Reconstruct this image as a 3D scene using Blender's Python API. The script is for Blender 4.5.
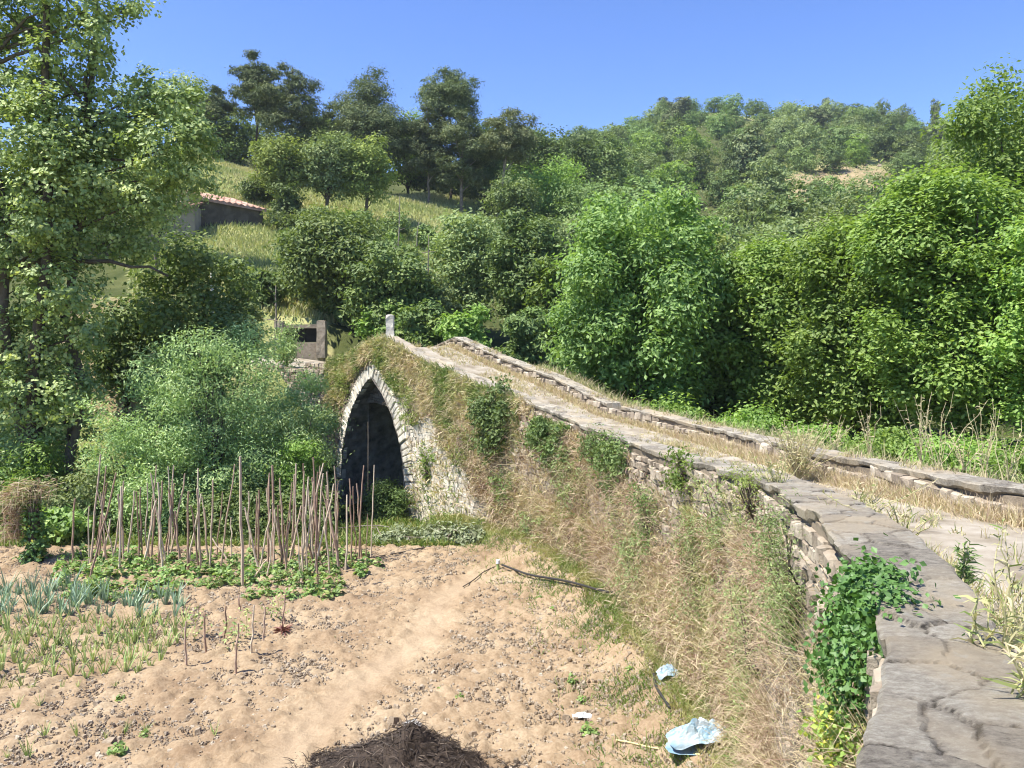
import bpy, math
import numpy as np

R = math.radians
sc = bpy.context.scene
for o in list(bpy.data.objects):
    bpy.data.objects.remove(o)
col = sc.collection

# ------------------------------------------------------------------ camera, sky, sun, exposure
EYE = 5.3            # metres above the garden soil
FPX = 800.0          # focal length in pixels at 1024 px width
cam_d = bpy.data.cameras.new('camera')
cam = bpy.data.objects.new('camera', cam_d)
col.objects.link(cam)
cam.location = (0, 0, EYE)
cam.rotation_euler = (R(90), 0, 0)
cam_d.sensor_width = 36
cam_d.lens = 36 * FPX / 1024
cam_d.shift_y = -44 / 1024
cam_d.clip_start = 0.05
cam_d.clip_end = 3000
sc.camera = cam

SUN_EL, SUN_FROM = R(61), np.array([-0.93, -0.37])     # the sun stands to the left, slightly behind the viewer
SUN_FROM = SUN_FROM / np.linalg.norm(SUN_FROM)
world = bpy.data.worlds.new("World")
sc.world = world
world.use_nodes = True
wn = world.node_tree
wn.nodes.clear()
sky = wn.nodes.new('ShaderNodeTexSky')
sky.sky_type = 'NISHITA'
sky.sun_disc = False
sky.sun_elevation = SUN_EL
sky.sun_rotation = math.atan2(SUN_FROM[0], SUN_FROM[1])
sky.altitude = 900
sky.air_density = 1.0
sky.dust_density = 0.3
sky.ozone_density = 4.0
bg = wn.nodes.new('ShaderNodeBackground')
bg.inputs['Strength'].default_value = 0.125
out = wn.nodes.new('ShaderNodeOutputWorld')
shs = wn.nodes.new('ShaderNodeHueSaturation')
shs.inputs['Saturation'].default_value = 1.17
wn.links.new(sky.outputs[0], shs.inputs['Color'])
shs.inputs['Hue'].default_value = 0.514
wn.links.new(shs.outputs[0], bg.inputs[0])
wn.links.new(bg.outputs[0], out.inputs[0])

sun_d = bpy.data.lights.new('sun', 'SUN')
sun_d.energy = 4.9
sun_d.angle = R(0.5)
sun_d.color = (1.0, 0.95, 0.87)
sun = bpy.data.objects.new('sun', sun_d)
col.objects.link(sun)
sun.location = (-60, -25, 90)
# the lamp shines along its local -Z
import mathutils
sv = mathutils.Vector((SUN_FROM[0] * math.cos(SUN_EL), SUN_FROM[1] * math.cos(SUN_EL), math.sin(SUN_EL)))
sun.rotation_euler = sv.to_track_quat('Z', 'Y').to_euler()

sc.view_settings.view_transform = 'Standard'
sc.view_settings.look = 'None'
sc.view_settings.exposure = 1.05
sc.view_settings.gamma = 1
sc.view_settings.use_curve_mapping = False
sc.render.engine = 'CYCLES'
sc.cycles.max_bounces = 6
sc.cycles.diffuse_bounces = 4
sc.cycles.glossy_bounces = 2
sc.cycles.transmission_bounces = 4
sc.cycles.transparent_max_bounces = 4
sc.cycles.filter_width = 1.1
sc.cycles.caustics_reflective = False
sc.cycles.caustics_refractive = False

HAZE = 0.00022
# ------------------------------------------------------------------ helpers
rng = np.random.default_rng(7)


def at(px, py, Y):
    """the point seen at pixel (px, py) at depth Y"""
    return np.array([(px - 512) / FPX * Y, Y, EYE - (py - 340) / FPX * Y])


def on_soil(px, py, z=0.0):
    Y = (EYE - z) * FPX / (py - 340)
    return np.array([(px - 512) / FPX * Y, Y, z])


def tag(o, label=None, cat=None, group=None, kind=None):
    if label: o['label'] = label
    if cat: o['category'] = cat
    if group: o['group'] = group
    if kind: o['kind'] = kind
    return o


def empty(name, loc, label, cat, group=None):
    o = bpy.data.objects.new(name, None)
    o.location = tuple(float(v) for v in loc)
    o.empty_display_size = 0.2
    col.objects.link(o)
    return tag(o, label, cat, group)


class MB:
    """collects numpy geometry into one mesh"""
    def __init__(s):
        s.V, s.F, s.T, s.M, s.n = [], [], [], [], 0

    def add(s, V, F, tint=0.5, mat=0):
        V = np.asarray(V, float).reshape(-1, 3)
        F = np.asarray(F, int).reshape(-1, 4)
        s.V.append(V)
        s.F.append(F + s.n)
        s.T.append(np.broadcast_to(np.asarray(tint, float), (len(V),)))
        s.M.append(np.full(len(F), mat))
        s.n += len(V)

    def mesh(s, name, mats, smooth=False):
        V = np.concatenate(s.V); F = np.concatenate(s.F); T = np.concatenate(s.T); M = np.concatenate(s.M)
        me = bpy.data.meshes.new(name)
        me.vertices.add(len(V))
        me.vertices.foreach_set('co', V.astype(np.float32).ravel())
        me.loops.add(F.size)
        me.loops.foreach_set('vertex_index', F.astype(np.int32).ravel())
        me.polygons.add(len(F))
        me.polygons.foreach_set('loop_start', np.arange(0, F.size, 4, dtype=np.int32))
        for m in (mats if isinstance(mats, (list, tuple)) else [mats]):
            me.materials.append(m)
        me.polygons.foreach_set('material_index', M.astype(np.int32))
        a = me.attributes.new('tint', 'FLOAT', 'POINT')
        a.data.foreach_set('value', T.astype(np.float32))
        me.polygons.foreach_set('use_smooth', np.full(len(F), smooth))
        me.update(calc_edges=True)
        return me

    def build(s, name, mats, parent=None, loc=None, smooth=False):
        me = s.mesh(name, mats, smooth)
        o = bpy.data.objects.new(name, me)
        col.objects.link(o)
        if parent is not None:
            o.parent = parent
        if loc is not None:
            o.location = tuple(float(v) for v in loc)
        return o


def smooth01(x):
    x = np.clip(x, 0, 1)
    return x * x * (3 - 2 * x)


def _hash(i, j, seed):
    h = (i * 374761393 + j * 668265263 + seed * 1274126177) & 0xFFFFFFFF
    h = ((h ^ (h >> 13)) * 1274126177) & 0xFFFFFFFF
    return ((h ^ (h >> 16)) & 0xFFFF) / 65535.0


def vnoise(x, y, seed=0):
    x = np.asarray(x, float); y = np.asarray(y, float)
    i = np.floor(x).astype(np.int64); j = np.floor(y).astype(np.int64)
    u = smooth01(x - i); v = smooth01(y - j)
    a = _hash(i, j, seed); b = _hash(i + 1, j, seed); c = _hash(i, j + 1, seed); d = _hash(i + 1, j + 1, seed)
    return (a * (1 - u) + b * u) * (1 - v) + (c * (1 - u) + d * u) * v


def fbm(x, y, seed=0, octs=4):
    t, a, s = 0.0, 0.5, 0.0
    for k in range(octs):
        t = t + a * vnoise(x * 2 ** k, y * 2 ** k, seed + k * 17)
        s += a
        a *= 0.5
    return t / s


def unit(v):
    v = np.asarray(v, float)
    return v / np.maximum(np.linalg.norm(v, axis=-1, keepdims=True), 1e-9)


def tube(path, rad, n=6, r=None):
    """tapered tube along a path -> V, F (end capped by shrinking)"""
    P = np.asarray(path, float)
    rad = np.asarray(rad, float)
    T = unit(np.gradient(P, axis=0))
    ref = np.where(np.abs(T[:, 2:3]) > 0.9, np.array([[1.0, 0, 0]]), np.array([[0, 0, 1.0]]))
    A = unit(np.cross(T, ref)); B = np.cross(T, A)
    th = np.linspace(0, 2 * math.pi, n, endpoint=False)
    P = np.concatenate([P[:1], P, P[-1:]]); A = np.concatenate([A[:1], A, A[-1:]]); B = np.concatenate([B[:1], B, B[-1:]])
    rad = np.concatenate([[rad[0] * 0.02], rad, [rad[-1] * 0.02]])
    V = P[:, None, :] + rad[:, None, None] * (np.cos(th)[None, :, None] * A[:, None, :] + np.sin(th)[None, :, None] * B[:, None, :])
    m = len(P)
    i = np.arange(m - 1)[:, None] * n; k = np.arange(n)[None, :]; k2 = (k + 1) % n
    F = np.stack([i + k, i + k2, i + n + k2, i + n + k], -1).reshape(-1, 4)
    return V.reshape(-1, 3), F


def bent(a, b, sag=0.0, n=6, wob=0.0, r=rng):
    a = np.asarray(a, float); b = np.asarray(b, float)
    t = np.linspace(0, 1, n)[:, None]
    P = a + (b - a) * t
    P[:, 2] += sag * 4 * (t * (1 - t))[:, 0]
    w = r.normal(0, wob, (n, 3)); w[0] = 0; w[-1] = 0
    return P + w


def box(c, s, rz=0.0):
    """V,F of a box: centre c, size s"""
    x, y, z = np.array(s) / 2
    V = np.array([[-x, -y, -z], [x, -y, -z], [x, y, -z], [-x, y, -z], [-x, -y, z], [x, -y, z], [x, y, z], [-x, y, z]])
    ca, sa = math.cos(rz), math.sin(rz)
    V = V @ np.array([[ca, sa, 0], [-sa, ca, 0], [0, 0, 1]]) + np.array(c)
    F = [[0, 3, 2, 1], [4, 5, 6, 7], [0, 1, 5, 4], [1, 2, 6, 5], [2, 3, 7, 6], [3, 0, 4, 7]]
    return V, F


def leaves(P, N, L, W, r):
    """diamond leaves at P with approx normal N"""
    n = len(P)
    N = unit(N)
    a = unit(np.cross(N, r.normal(0, 1, (n, 3))))
    b = np.cross(N, a)
    L = np.broadcast_to(L, (n,))[:, None] * r.uniform(0.7, 1.3, (n, 1))
    W = np.broadcast_to(W, (n,))[:, None] * r.uniform(0.7, 1.3, (n, 1))
    V = np.stack([P - a * L / 2, P + b * W / 2 + a * L * 0.06, P + a * L / 2 - N * L * 0.12, P - b * W / 2 + a * L * 0.06], 1).reshape(-1, 3)
    F = np.arange(4 * n).reshape(-1, 4)
    return V, F


def blades(P, D, L, W, droop, r):
    """grass blades: 2 quads each, from P along D, drooping"""
    n = len(P)
    D = unit(D)
    L = np.broadcast_to(L, (n,))[:, None]; W = np.broadcast_to(W, (n,))[:, None]
    S = unit(np.cross(D, r.normal(0, 1, (n, 3))))
    dn = np.array([0, 0, -1.0])
    M = P + D * L * 0.55 + dn * L * droop * 0.15
    E = P + D * L + dn * L * droop + r.normal(0, 0.06, (n, 3)) * L
    V = np.stack([P - S * W / 2, P + S * W / 2, M - S * W * 0.42, M + S * W * 0.42, E - S * W * 0.08, E + S * W * 0.08], 1).reshape(-1, 3)
    i = np.arange(n)[:, None] * 6
    F = np.concatenate([i + np.array([[0, 1, 3, 2]]), i + np.array([[2, 3, 5, 4]])], 0)
    return V, F


# ------------------------------------------------------------------ materials
def new_mat(name):
    m = bpy.data.materials.new(name)
    m.use_nodes = True
    nt = m.node_tree
    nt.nodes.clear()
    o = nt.nodes.new('ShaderNodeOutputMaterial')
    return m, nt, o


def ramp(nt, src, stops, interp='LINEAR'):
    r = nt.nodes.new('ShaderNodeValToRGB')
    r.color_ramp.interpolation = interp
    el = r.color_ramp.elements
    while len(el) < len(stops):
        el.new(0.5)
    for e, (p, c) in zip(el, stops):
        e.position = p
        e.color = (*c, 1)
    nt.links.new(src, r.inputs[0])
    return r.outputs[0]


def noise(nt, scale, detail=4, vec=None, rough=0.55):
    n = nt.nodes.new('ShaderNodeTexNoise')
    n.inputs['Scale'].default_value = scale
    n.inputs['Detail'].default_value = detail
    n.inputs['Roughness'].default_value = rough
    if vec is not None:
        nt.links.new(vec, n.inputs['Vector'])
    return n.outputs['Fac']


def geo_pos(nt):
    return nt.nodes.new('ShaderNodeNewGeometry').outputs['Position']


def mixc(nt, fac, a, b, mode='MIX'):
    m = nt.nodes.new('ShaderNodeMix')
    m.data_type = 'RGBA'
    m.blend_type = mode
    for k, v in ((0, fac), (6, a), (7, b)):
        if isinstance(v, (int, float)):
            m.inputs[k].default_value = v
        elif isinstance(v, tuple):
            m.inputs[k].default_value = (*v, 1)
        else:
            nt.links.new(v, m.inputs[k])
    return m.outputs[2]


def mapr(nt, src, a, b, c=0.0, d=1.0):
    m = nt.nodes.new('ShaderNodeMapRange')
    m.inputs[1].default_value = a; m.inputs[2].default_value = b
    m.inputs[3].default_value = c; m.inputs[4].default_value = d
    nt.links.new(src, m.inputs[0])
    return m.outputs[0]


def leaf_mat(name, stops, transl=0.35, gloss=0.06, rough=0.45, vary=0.25):
    gloss = gloss * 0.35; rough = 0.6
    transl = min(0.5, transl * 1.25)
    if vary or name in ('ivy_leaf',):
        kf = {'dark_leaf': 1.22, 'oak_leaf': 1.18, 'olive_leaf': 1.18, 'willow_leaf': 1.28, 'poplar_leaf': 1.22, 'walnut_leaf': 1.08}.get(name, 1.0)
        stops = [(p_, (c_[0] * kf, c_[1] * kf, c_[2] * kf)) for p_, c_ in stops]
        stops = [(p_, (c_[0] * 2.1, c_[1] * 1.74, c_[2] * 1.5)) for p_, c_ in stops]
    m, nt, o = new_mat(name)
    at_ = nt.nodes.new('ShaderNodeAttribute'); at_.attribute_name = 'tint'
    c = ramp(nt, at_.outputs['Fac'], stops)
    if vary:
        oi = nt.nodes.new('ShaderNodeObjectInfo')
        hsv = nt.nodes.new('ShaderNodeHueSaturation')
        hsv.inputs['Saturation'].default_value = 0.92
        nt.links.new(c, hsv.inputs['Color'])
        nt.links.new(mapr(nt, oi.outputs['Random'], 0, 1, 1 - vary, 1 + vary), hsv.inputs['Value'])
        nt.links.new(mapr(nt, oi.outputs['Random'], 0, 1, 0.486, 0.501), hsv.inputs['Hue'])
        c = hsv.outputs[0]
    d = nt.nodes.new('ShaderNodeBsdfDiffuse'); t = nt.nodes.new('ShaderNodeBsdfTranslucent')
    g = nt.nodes.new('ShaderNodeBsdfGlossy'); g.inputs['Roughness'].default_value = rough
    g.inputs['Color'].default_value = (1, 1, 1, 1)
    nt.links.new(c, d.inputs[0])
    nt.links.new(mixc(nt, 1.0, c, (1.0, 1.0, 0.55), 'MULTIPLY'), t.inputs[0])
    x = nt.nodes.new('ShaderNodeMixShader'); x.inputs[0].default_value = transl
    nt.links.new(d.outputs[0], x.inputs[1]); nt.links.new(t.outputs[0], x.inputs[2])
    y = nt.nodes.new('ShaderNodeMixShader'); y.inputs[0].default_value = gloss
    nt.links.new(x.outputs[0], y.inputs[1]); nt.links.new(g.outputs[0], y.inputs[2])
    nt.links.new(y.outputs[0], o.inputs[0])
    return m


def solid_mat(name, stops, nscale=3.0, bump=0.3, bscale=30, rough=0.9, use_tint=0.5, spec=0.2, bdist=0.02):
    """principled: noise + per-piece tint through a colour ramp, bump"""
    m, nt, o = new_mat(name)
    pos = geo_pos(nt)
    n1 = noise(nt, nscale, 6, pos)
    at_ = nt.nodes.new('ShaderNodeAttribute'); at_.attribute_name = 'tint'
    mx = nt.nodes.new('ShaderNodeMix')
    mx.inputs[0].default_value = use_tint
    nt.links.new(mapr(nt, n1, 0.25, 0.75), mx.inputs[2]); nt.links.new(at_.outputs['Fac'], mx.inputs[3])
    c = ramp(nt, mx.outputs[0], stops)
    b = nt.nodes.new('ShaderNodeBsdfPrincipled')
    b.inputs['Roughness'].default_value = rough
    b.inputs['Specular IOR Level'].default_value = spec
    nt.links.new(c, b.inputs['Base Color'])
    if bump:
        bp = nt.nodes.new('ShaderNodeBump')
        bp.inputs['Strength'].default_value = bump
        bp.inputs['Distance'].default_value = bdist
        nt.links.new(noise(nt, bscale, 8, pos, 0.65), bp.inputs['Height'])
        nt.links.new(bp.outputs[0], b.inputs['Normal'])
    nt.links.new(b.outputs[0], o.inputs[0])
    return m


M = {}
M['bark'] = solid_mat('bark', [(0.2, (0.05, 0.04, 0.03)), (0.8, (0.16, 0.13, 0.10))], 6, 0.8, 20)
M['pale_bark'] = solid_mat('pale_bark', [(0.2, (0.16, 0.13, 0.10)), (0.8, (0.36, 0.31, 0.25))], 5, 0.6, 20)
M['cane'] = solid_mat('cane', [(0.1, (0.20, 0.13, 0.09)), (0.4, (0.42, 0.29, 0.21)), (0.8, (0.62, 0.52, 0.38))], 8, 0.4, 40, use_tint=0.75)
M['masonry'] = solid_mat('masonry', [(0.0, (0.14, 0.115, 0.085)), (0.3, (0.29, 0.24, 0.18)), (0.6, (0.44, 0.38, 0.29)), (1, (0.74, 0.69, 0.58))], 9, 0.9, 25, use_tint=0.65)
M['mortar'] = solid_mat('mortar', [(0.2, (0.11, 0.09, 0.065)), (0.8, (0.28, 0.23, 0.165))], 3, 0.9, 18, use_tint=0.1)
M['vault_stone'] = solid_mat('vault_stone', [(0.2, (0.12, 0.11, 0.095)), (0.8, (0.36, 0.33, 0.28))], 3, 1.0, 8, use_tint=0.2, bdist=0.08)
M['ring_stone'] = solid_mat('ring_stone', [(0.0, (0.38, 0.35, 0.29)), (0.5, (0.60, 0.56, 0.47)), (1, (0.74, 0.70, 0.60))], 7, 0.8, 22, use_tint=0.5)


def coping_mat():
    m, nt, o = new_mat('coping_slate')
    pos = geo_pos(nt)
    at_ = nt.nodes.new('ShaderNodeAttribute'); at_.attribute_name = 'tint'
    # thin foliated streaks of the schist
    mp = nt.nodes.new('ShaderNodeMapping'); mp.inputs['Scale'].default_value = (2.4, 4.2, 5)
    mp.inputs['Rotation'].default_value = (0, 0, 0.15)
    nt.links.new(pos, mp.inputs[0])
    streak = noise(nt, 7.0, 12, mp.outputs[0], 0.85)
    patch = noise(nt, 1.6, 6, pos)
    mx = nt.nodes.new('ShaderNodeMix'); mx.inputs[0].default_value = 0.36
    nt.links.new(mapr(nt, streak, 0.36, 0.66), mx.inputs[2]); nt.links.new(at_.outputs['Fac'], mx.inputs[3])
    c = ramp(nt, mx.outputs[0], [(0.0, (0.06, 0.052, 0.04)), (0.25, (0.22, 0.195, 0.155)), (0.55, (0.37, 0.335, 0.265)), (0.85, (0.56, 0.525, 0.43))])
    c = mixc(nt, mapr(nt, patch, 0.46, 0.66, 0, 0.85), c, (0.46, 0.38, 0.26))
    # lichen: pale spots
    vo = nt.nodes.new('ShaderNodeTexVoronoi'); vo.inputs['Scale'].default_value = 7
    nt.links.new(pos, vo.inputs['Vector'])
    add = nt.nodes.new('ShaderNodeMath'); add.operation = 'ADD'
    nt.links.new(vo.outputs['Distance'], add.inputs[0])
    nt.links.new(mapr(nt, noise(nt, 16, 5, pos), 0.3, 0.7, -0.12, 0.3), add.inputs[1])
    c = mixc(nt, mapr(nt, add.outputs[0], 0.30, 0.05, 0, 0.6), c, (0.46, 0.45, 0.39))
    b = nt.nodes.new('ShaderNodeBsdfPrincipled')
    b.inputs['Roughness'].default_value = 0.85
    b.inputs['Specular IOR Level'].default_value = 0.25
    nt.links.new(c, b.inputs['Base Color'])
    bp = nt.nodes.new('ShaderNodeBump'); bp.inputs['Strength'].default_value = 0.9; bp.inputs['Distance'].default_value = 0.02
    nt.links.new(mx.outputs[0], bp.inputs['Height'])
    bp2 = nt.nodes.new('ShaderNodeBump'); bp2.inputs['Strength'].default_value = 0.9; bp2.inputs['Distance'].default_value = 0.01
    nt.links.new(noise(nt, 45, 8, pos, 0.7), bp2.inputs['Height'])
    nt.links.new(bp.outputs[0], bp2.inputs['Normal'])
    nt.links.new(bp2.outputs[0], b.inputs['Normal'])
    nt.links.new(b.outputs[0], o.inputs[0])
    return m


M['coping'] = coping_mat()


def soil_mat():
    m, nt, o = new_mat('tilled_soil')
    pos = geo_pos(nt)
    at_ = nt.nodes.new('ShaderNodeAttribute'); at_.attribute_name = 'tint'
    c = ramp(nt, noise(nt, 0.9, 8, pos), [(0.3, (0.26, 0.185, 0.115)), (0.5, (0.35, 0.262, 0.165)), (0.72, (0.43, 0.34, 0.225))])
    c = mixc(nt, mapr(nt, noise(nt, 22, 5, pos), 0.38, 0.62), mixc(nt, 1.0, c, (0.80, 0.77, 0.74), 'MULTIPLY'), c)
    c = mixc(nt, at_.outputs['Fac'], c, (0.41, 0.315, 0.21))
    b = nt.nodes.new('ShaderNodeBsdfPrincipled'); b.inputs['Roughness'].default_value = 1; b.inputs['Specular IOR Level'].default_value = 0.05
    nt.links.new(c, b.inputs['Base Color'])
    bp = nt.nodes.new('ShaderNodeBump'); bp.inputs['Strength'].default_value = 0.8; bp.inputs['Distance'].default_value = 0.03
    nt.links.new(noise(nt, 18, 8, pos, 0.7), bp.inputs['Height'])
    nt.links.new(bp.outputs[0], b.inputs['Normal'])
    nt.links.new(b.outputs[0], o.inputs[0])
    return m


def ground_mat():
    m, nt, o = new_mat('hill_ground')
    pos = geo_pos(nt)
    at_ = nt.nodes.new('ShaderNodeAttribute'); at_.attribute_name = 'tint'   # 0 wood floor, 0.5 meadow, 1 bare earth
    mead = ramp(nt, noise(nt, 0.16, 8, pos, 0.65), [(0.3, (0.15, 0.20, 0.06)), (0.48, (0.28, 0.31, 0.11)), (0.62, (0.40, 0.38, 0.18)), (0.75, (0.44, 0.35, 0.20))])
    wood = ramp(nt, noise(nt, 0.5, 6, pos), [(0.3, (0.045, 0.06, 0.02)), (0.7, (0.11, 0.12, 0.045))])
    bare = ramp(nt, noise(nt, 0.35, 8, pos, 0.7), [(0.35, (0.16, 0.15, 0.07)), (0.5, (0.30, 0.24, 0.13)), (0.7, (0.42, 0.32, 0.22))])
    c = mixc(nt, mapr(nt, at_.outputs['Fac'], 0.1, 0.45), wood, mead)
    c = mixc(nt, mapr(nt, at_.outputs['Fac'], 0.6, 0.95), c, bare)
    b = nt.nodes.new('ShaderNodeBsdfPrincipled'); b.inputs['Roughness'].default_value = 1; b.inputs['Specular IOR Level'].default_value = 0.05
    nt.links.new(c, b.inputs['Base Color'])
    bp = nt.nodes.new('ShaderNodeBump'); bp.inputs['Strength'].default_value = 0.8; bp.inputs['Distance'].default_value = 0.15
    nt.links.new(noise(nt, 4, 8, pos, 0.7), bp.inputs['Height'])
    nt.links.new(bp.outputs[0], b.inputs['Normal'])
    nt.links.new(b.outputs[0], o.inputs[0])
    return m


M['soil'] = soil_mat()
M['ground'] = ground_mat()
M['road'] = solid_mat('gravel_road', [(0.2, (0.20, 0.165, 0.115)), (0.5, (0.32, 0.28, 0.215)), (0.8, (0.42, 0.38, 0.31))], 2.2, 0.8, 40, use_tint=0.1)
M['clod'] = solid_mat('soil_clod', [(0.0, (0.16, 0.12, 0.08)), (0.5, (0.29, 0.23, 0.16)), (1, (0.45, 0.39, 0.30))], 20, 0.6, 60, use_tint=0.7)
M['water'] = solid_mat('river_water', [(0, (0.02, 0.03, 0.015)), (1, (0.035, 0.045, 0.02))], 1, 0.15, 3, rough=0.08, spec=0.5)
M['straw'] = leaf_mat('dry_straw', [(0.0, (0.24, 0.15, 0.105)), (0.25, (0.48, 0.355, 0.27)), (0.5, (0.64, 0.535, 0.36)), (0.72, (0.50, 0.48, 0.24)), (0.85, (0.26, 0.33, 0.10)), (1.0, (0.15, 0.23, 0.06))], 0.25, 0.03, vary=0)
M['meadow'] = leaf_mat('meadow_grass', [(0.0, (0.22, 0.29, 0.10)), (0.5, (0.38, 0.41, 0.18)), (1, (0.52, 0.48, 0.27))], 0.3, 0.02, vary=0)
M['bright'] = leaf_mat('bright_leaf', [(0.0, (0.055, 0.125, 0.020)), (0.6, (0.105, 0.215, 0.035)), (1, (0.18, 0.31, 0.06))], 0.38, 0.07)
M['walnut'] = leaf_mat('walnut_leaf', [(0.0, (0.05, 0.12, 0.03)), (0.6, (0.095, 0.20, 0.045)), (1, (0.17, 0.30, 0.085))], 0.38, 0.08, vary=0.1)
M['poplar'] = leaf_mat('poplar_leaf', [(0.0, (0.06, 0.115, 0.03)), (0.6, (0.115, 0.20, 0.055)), (1, (0.25, 0.35, 0.14))], 0.30, 0.12, rough=0.35, vary=0.1)
M['willow'] = leaf_mat('willow_leaf', [(0.0, (0.075, 0.15, 0.055)), (0.6, (0.14, 0.25, 0.10)), (1, (0.26, 0.37, 0.19))], 0.30, 0.07, vary=0.12)
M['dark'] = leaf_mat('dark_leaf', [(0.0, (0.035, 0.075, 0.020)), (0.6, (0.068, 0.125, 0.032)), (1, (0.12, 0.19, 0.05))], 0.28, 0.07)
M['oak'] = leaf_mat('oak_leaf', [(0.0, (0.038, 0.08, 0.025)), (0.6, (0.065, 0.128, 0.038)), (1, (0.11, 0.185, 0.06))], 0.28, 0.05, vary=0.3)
M['olive'] = leaf_mat('olive_leaf', [(0.0, (0.06, 0.105, 0.04)), (0.6, (0.10, 0.165, 0.065)), (1, (0.16, 0.235, 0.10))], 0.28, 0.05)
M['scrub'] = leaf_mat('scrub_leaf', [(0.0, (0.05, 0.09, 0.03)), (0.6, (0.085, 0.14, 0.048)), (1, (0.15, 0.20, 0.085))], 0.28, 0.05, vary=0.01)
M['lime'] = leaf_mat('lime_leaf', [(0.0, (0.07, 0.125, 0.03)), (0.6, (0.12, 0.195, 0.045)), (1, (0.20, 0.29, 0.075))], 0.35, 0.05)
M['needle'] = leaf_mat('pine_needle', [(0.0, (0.035, 0.065, 0.028)), (0.6, (0.065, 0.108, 0.045)), (1, (0.13, 0.18, 0.08))], 0.15, 0.05, vary=0.15)
M['rusty_needle'] = leaf_mat('rusty_needle', [(0.0, (0.055, 0.09, 0.04)), (0.6, (0.09, 0.13, 0.06)), (1, (0.15, 0.19, 0.10))], 0.15, 0.04)
M['leek'] = leaf_mat('leek_leaf', [(0.0, (0.07, 0.16, 0.11)), (1, (0.20, 0.33, 0.26))], 0.2, 0.12, vary=0.12)
M['onion'] = leaf_mat('onion_leaf', [(0.0, (0.09, 0.19, 0.06)), (1, (0.25, 0.35, 0.13))], 0.2, 0.08, vary=0.12)
M['bean'] = leaf_mat('bean_leaf', [(0.0, (0.055, 0.13, 0.03)), (0.7, (0.12, 0.24, 0.06)), (1, (0.20, 0.33, 0.10))], 0.35, 0.08, vary=0.12)
M['grass'] = leaf_mat('green_grass', [(0.0, (0.10, 0.18, 0.035)), (0.6, (0.22, 0.30, 0.07)), (1, (0.42, 0.38, 0.17))], 0.3, 0.04, vary=0)
M['ivy'] = leaf_mat('ivy_leaf', [(0.0, (0.030, 0.085, 0.018)), (0.7, (0.065, 0.16, 0.035)), (0.9, (0.15, 0.26, 0.05)), (1, (0.48, 0.48, 0.07))], 0.25, 0.12, rough=0.3, vary=0)
M['wilted'] = leaf_mat('wilted_leaf', [(0.0, (0.15, 0.17, 0.08)), (0.6, (0.28, 0.33, 0.18)), (1, (0.46, 0.47, 0.32))], 0.2, 0.06, vary=0)
M['red'] = leaf_mat('red_leaf', [(0.0, (0.17, 0.065, 0.05)), (1, (0.30, 0.15, 0.12))], 0.2, 0.05, vary=0)

# ------------------------------------------------------------------ bridge lines (metres)
STN = np.array([  # outer edge of the garden side parapet, top height | road side edge of the far parapet, top height
    [-9.0, -2.2, 4.00, 12.0, -9.0, 4.00],
    [-3.0, -0.9, 4.00, 11.0, -4.0, 4.00],
    [-0.5, 0.35, 4.00, 9.0, 0.5, 4.00],
    [1.08, 2.43, 4.00, 7.0, 4.0, 4.00],
    [1.80, 3.90, 4.00, 5.9, 6.0, 3.90],
    [2.20, 5.40, 4.00, 5.3, 7.5, 3.83],
    [2.38, 6.60, 3.97, 5.0, 8.7, 3.76],
    [2.62, 8.20, 3.84, 4.85, 10.3, 3.68],
    [2.72, 9.85, 3.70, 4.68, 12.2, 3.58],
    [2.42, 12.9, 3.47, 4.50, 15.0, 3.47],
    [1.75, 16.6, 3.42, 4.05, 18.2, 3.40],
    [0.45, 20.0, 3.74, 2.50, 21.6, 3.62],
    [-0.95, 22.5, 4.10, 1.20, 24.2, 4.22],
    [-2.50, 24.9, 4.62, -0.15, 26.6, 4.64],
    [-3.50, 26.27, 5.03, -1.15, 27.97, 5.03],
    [-4.40, 27.5, 5.45, -2.05, 29.2, 5.42],
    [-5.50, 29.0, 5.03, -3.15, 30.7, 5.00],
    [-6.40, 30.25, 4.68, -4.05, 31.95, 4.66],
    [-7.35, 31.55, 4.48, -5.00, 33.25, 4.46],
    [-8.60, 33.26, 4.46, -6.25, 35.0, 4.44]])


def catmull(P, per=14):
    out_ = []
    P = np.vstack([2 * P[0] - P[1], P, 2 * P[-1] - P[-2]])
    for i in range(1, len(P) - 2):
        a, b, c, d = P[i - 1], P[i], P[i + 1], P[i + 2]
        t = np.linspace(0, 1, per, endpoint=False)[:, None]
        q = 0.5 * ((2 * b) + (c - a) * t + (2 * a - 5 * b + 4 * c - d) * t ** 2 + (3 * b - a - 3 * c + d) * t ** 3)
        # heights run straight between stations so that the crest keeps its kink
        q[:, [2, 5]] = (b + (c - b) * t)[:, [2, 5]]
        out_.append(q)
    out_.append(P[-2][None])
    return np.vstack(out_)


SM = catmull(STN)


class Line:
    """a plan curve with a top height; side=+1: normal to the left of travel"""
    def __init__(s, P, side=1):
        s.P = P
        d = np.linalg.norm(np.diff(P[:, :2], axis=0), axis=1)
        s.s = np.concatenate([[0], np.cumsum(d)])
        s.len = s.s[-1]
        T = unit(np.gradient(P[:, :2], axis=0))
        s.N = np.stack([-T[:, 1], T[:, 0]], 1) * side

    def at(s, q, off=0.0):
        q = np.asarray(q, float)
        x = np.interp(q, s.s, s.P[:, 0]); y = np.interp(q, s.s, s.P[:, 1])
        n = unit(np.stack([np.interp(q, s.s, s.N[:, 0]), np.interp(q, s.s, s.N[:, 1])], -1))
        return np.stack([x, y], -1) + n * np.asarray(off)[..., None], n

    def top(s, q):
        return np.interp(q, s.s, s.P[:, 2])

    def near(s, xy):
        return s.s[np.argmin(np.linalg.norm(s.P[:, :2] - np.asarray(xy), axis=1))]


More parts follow.
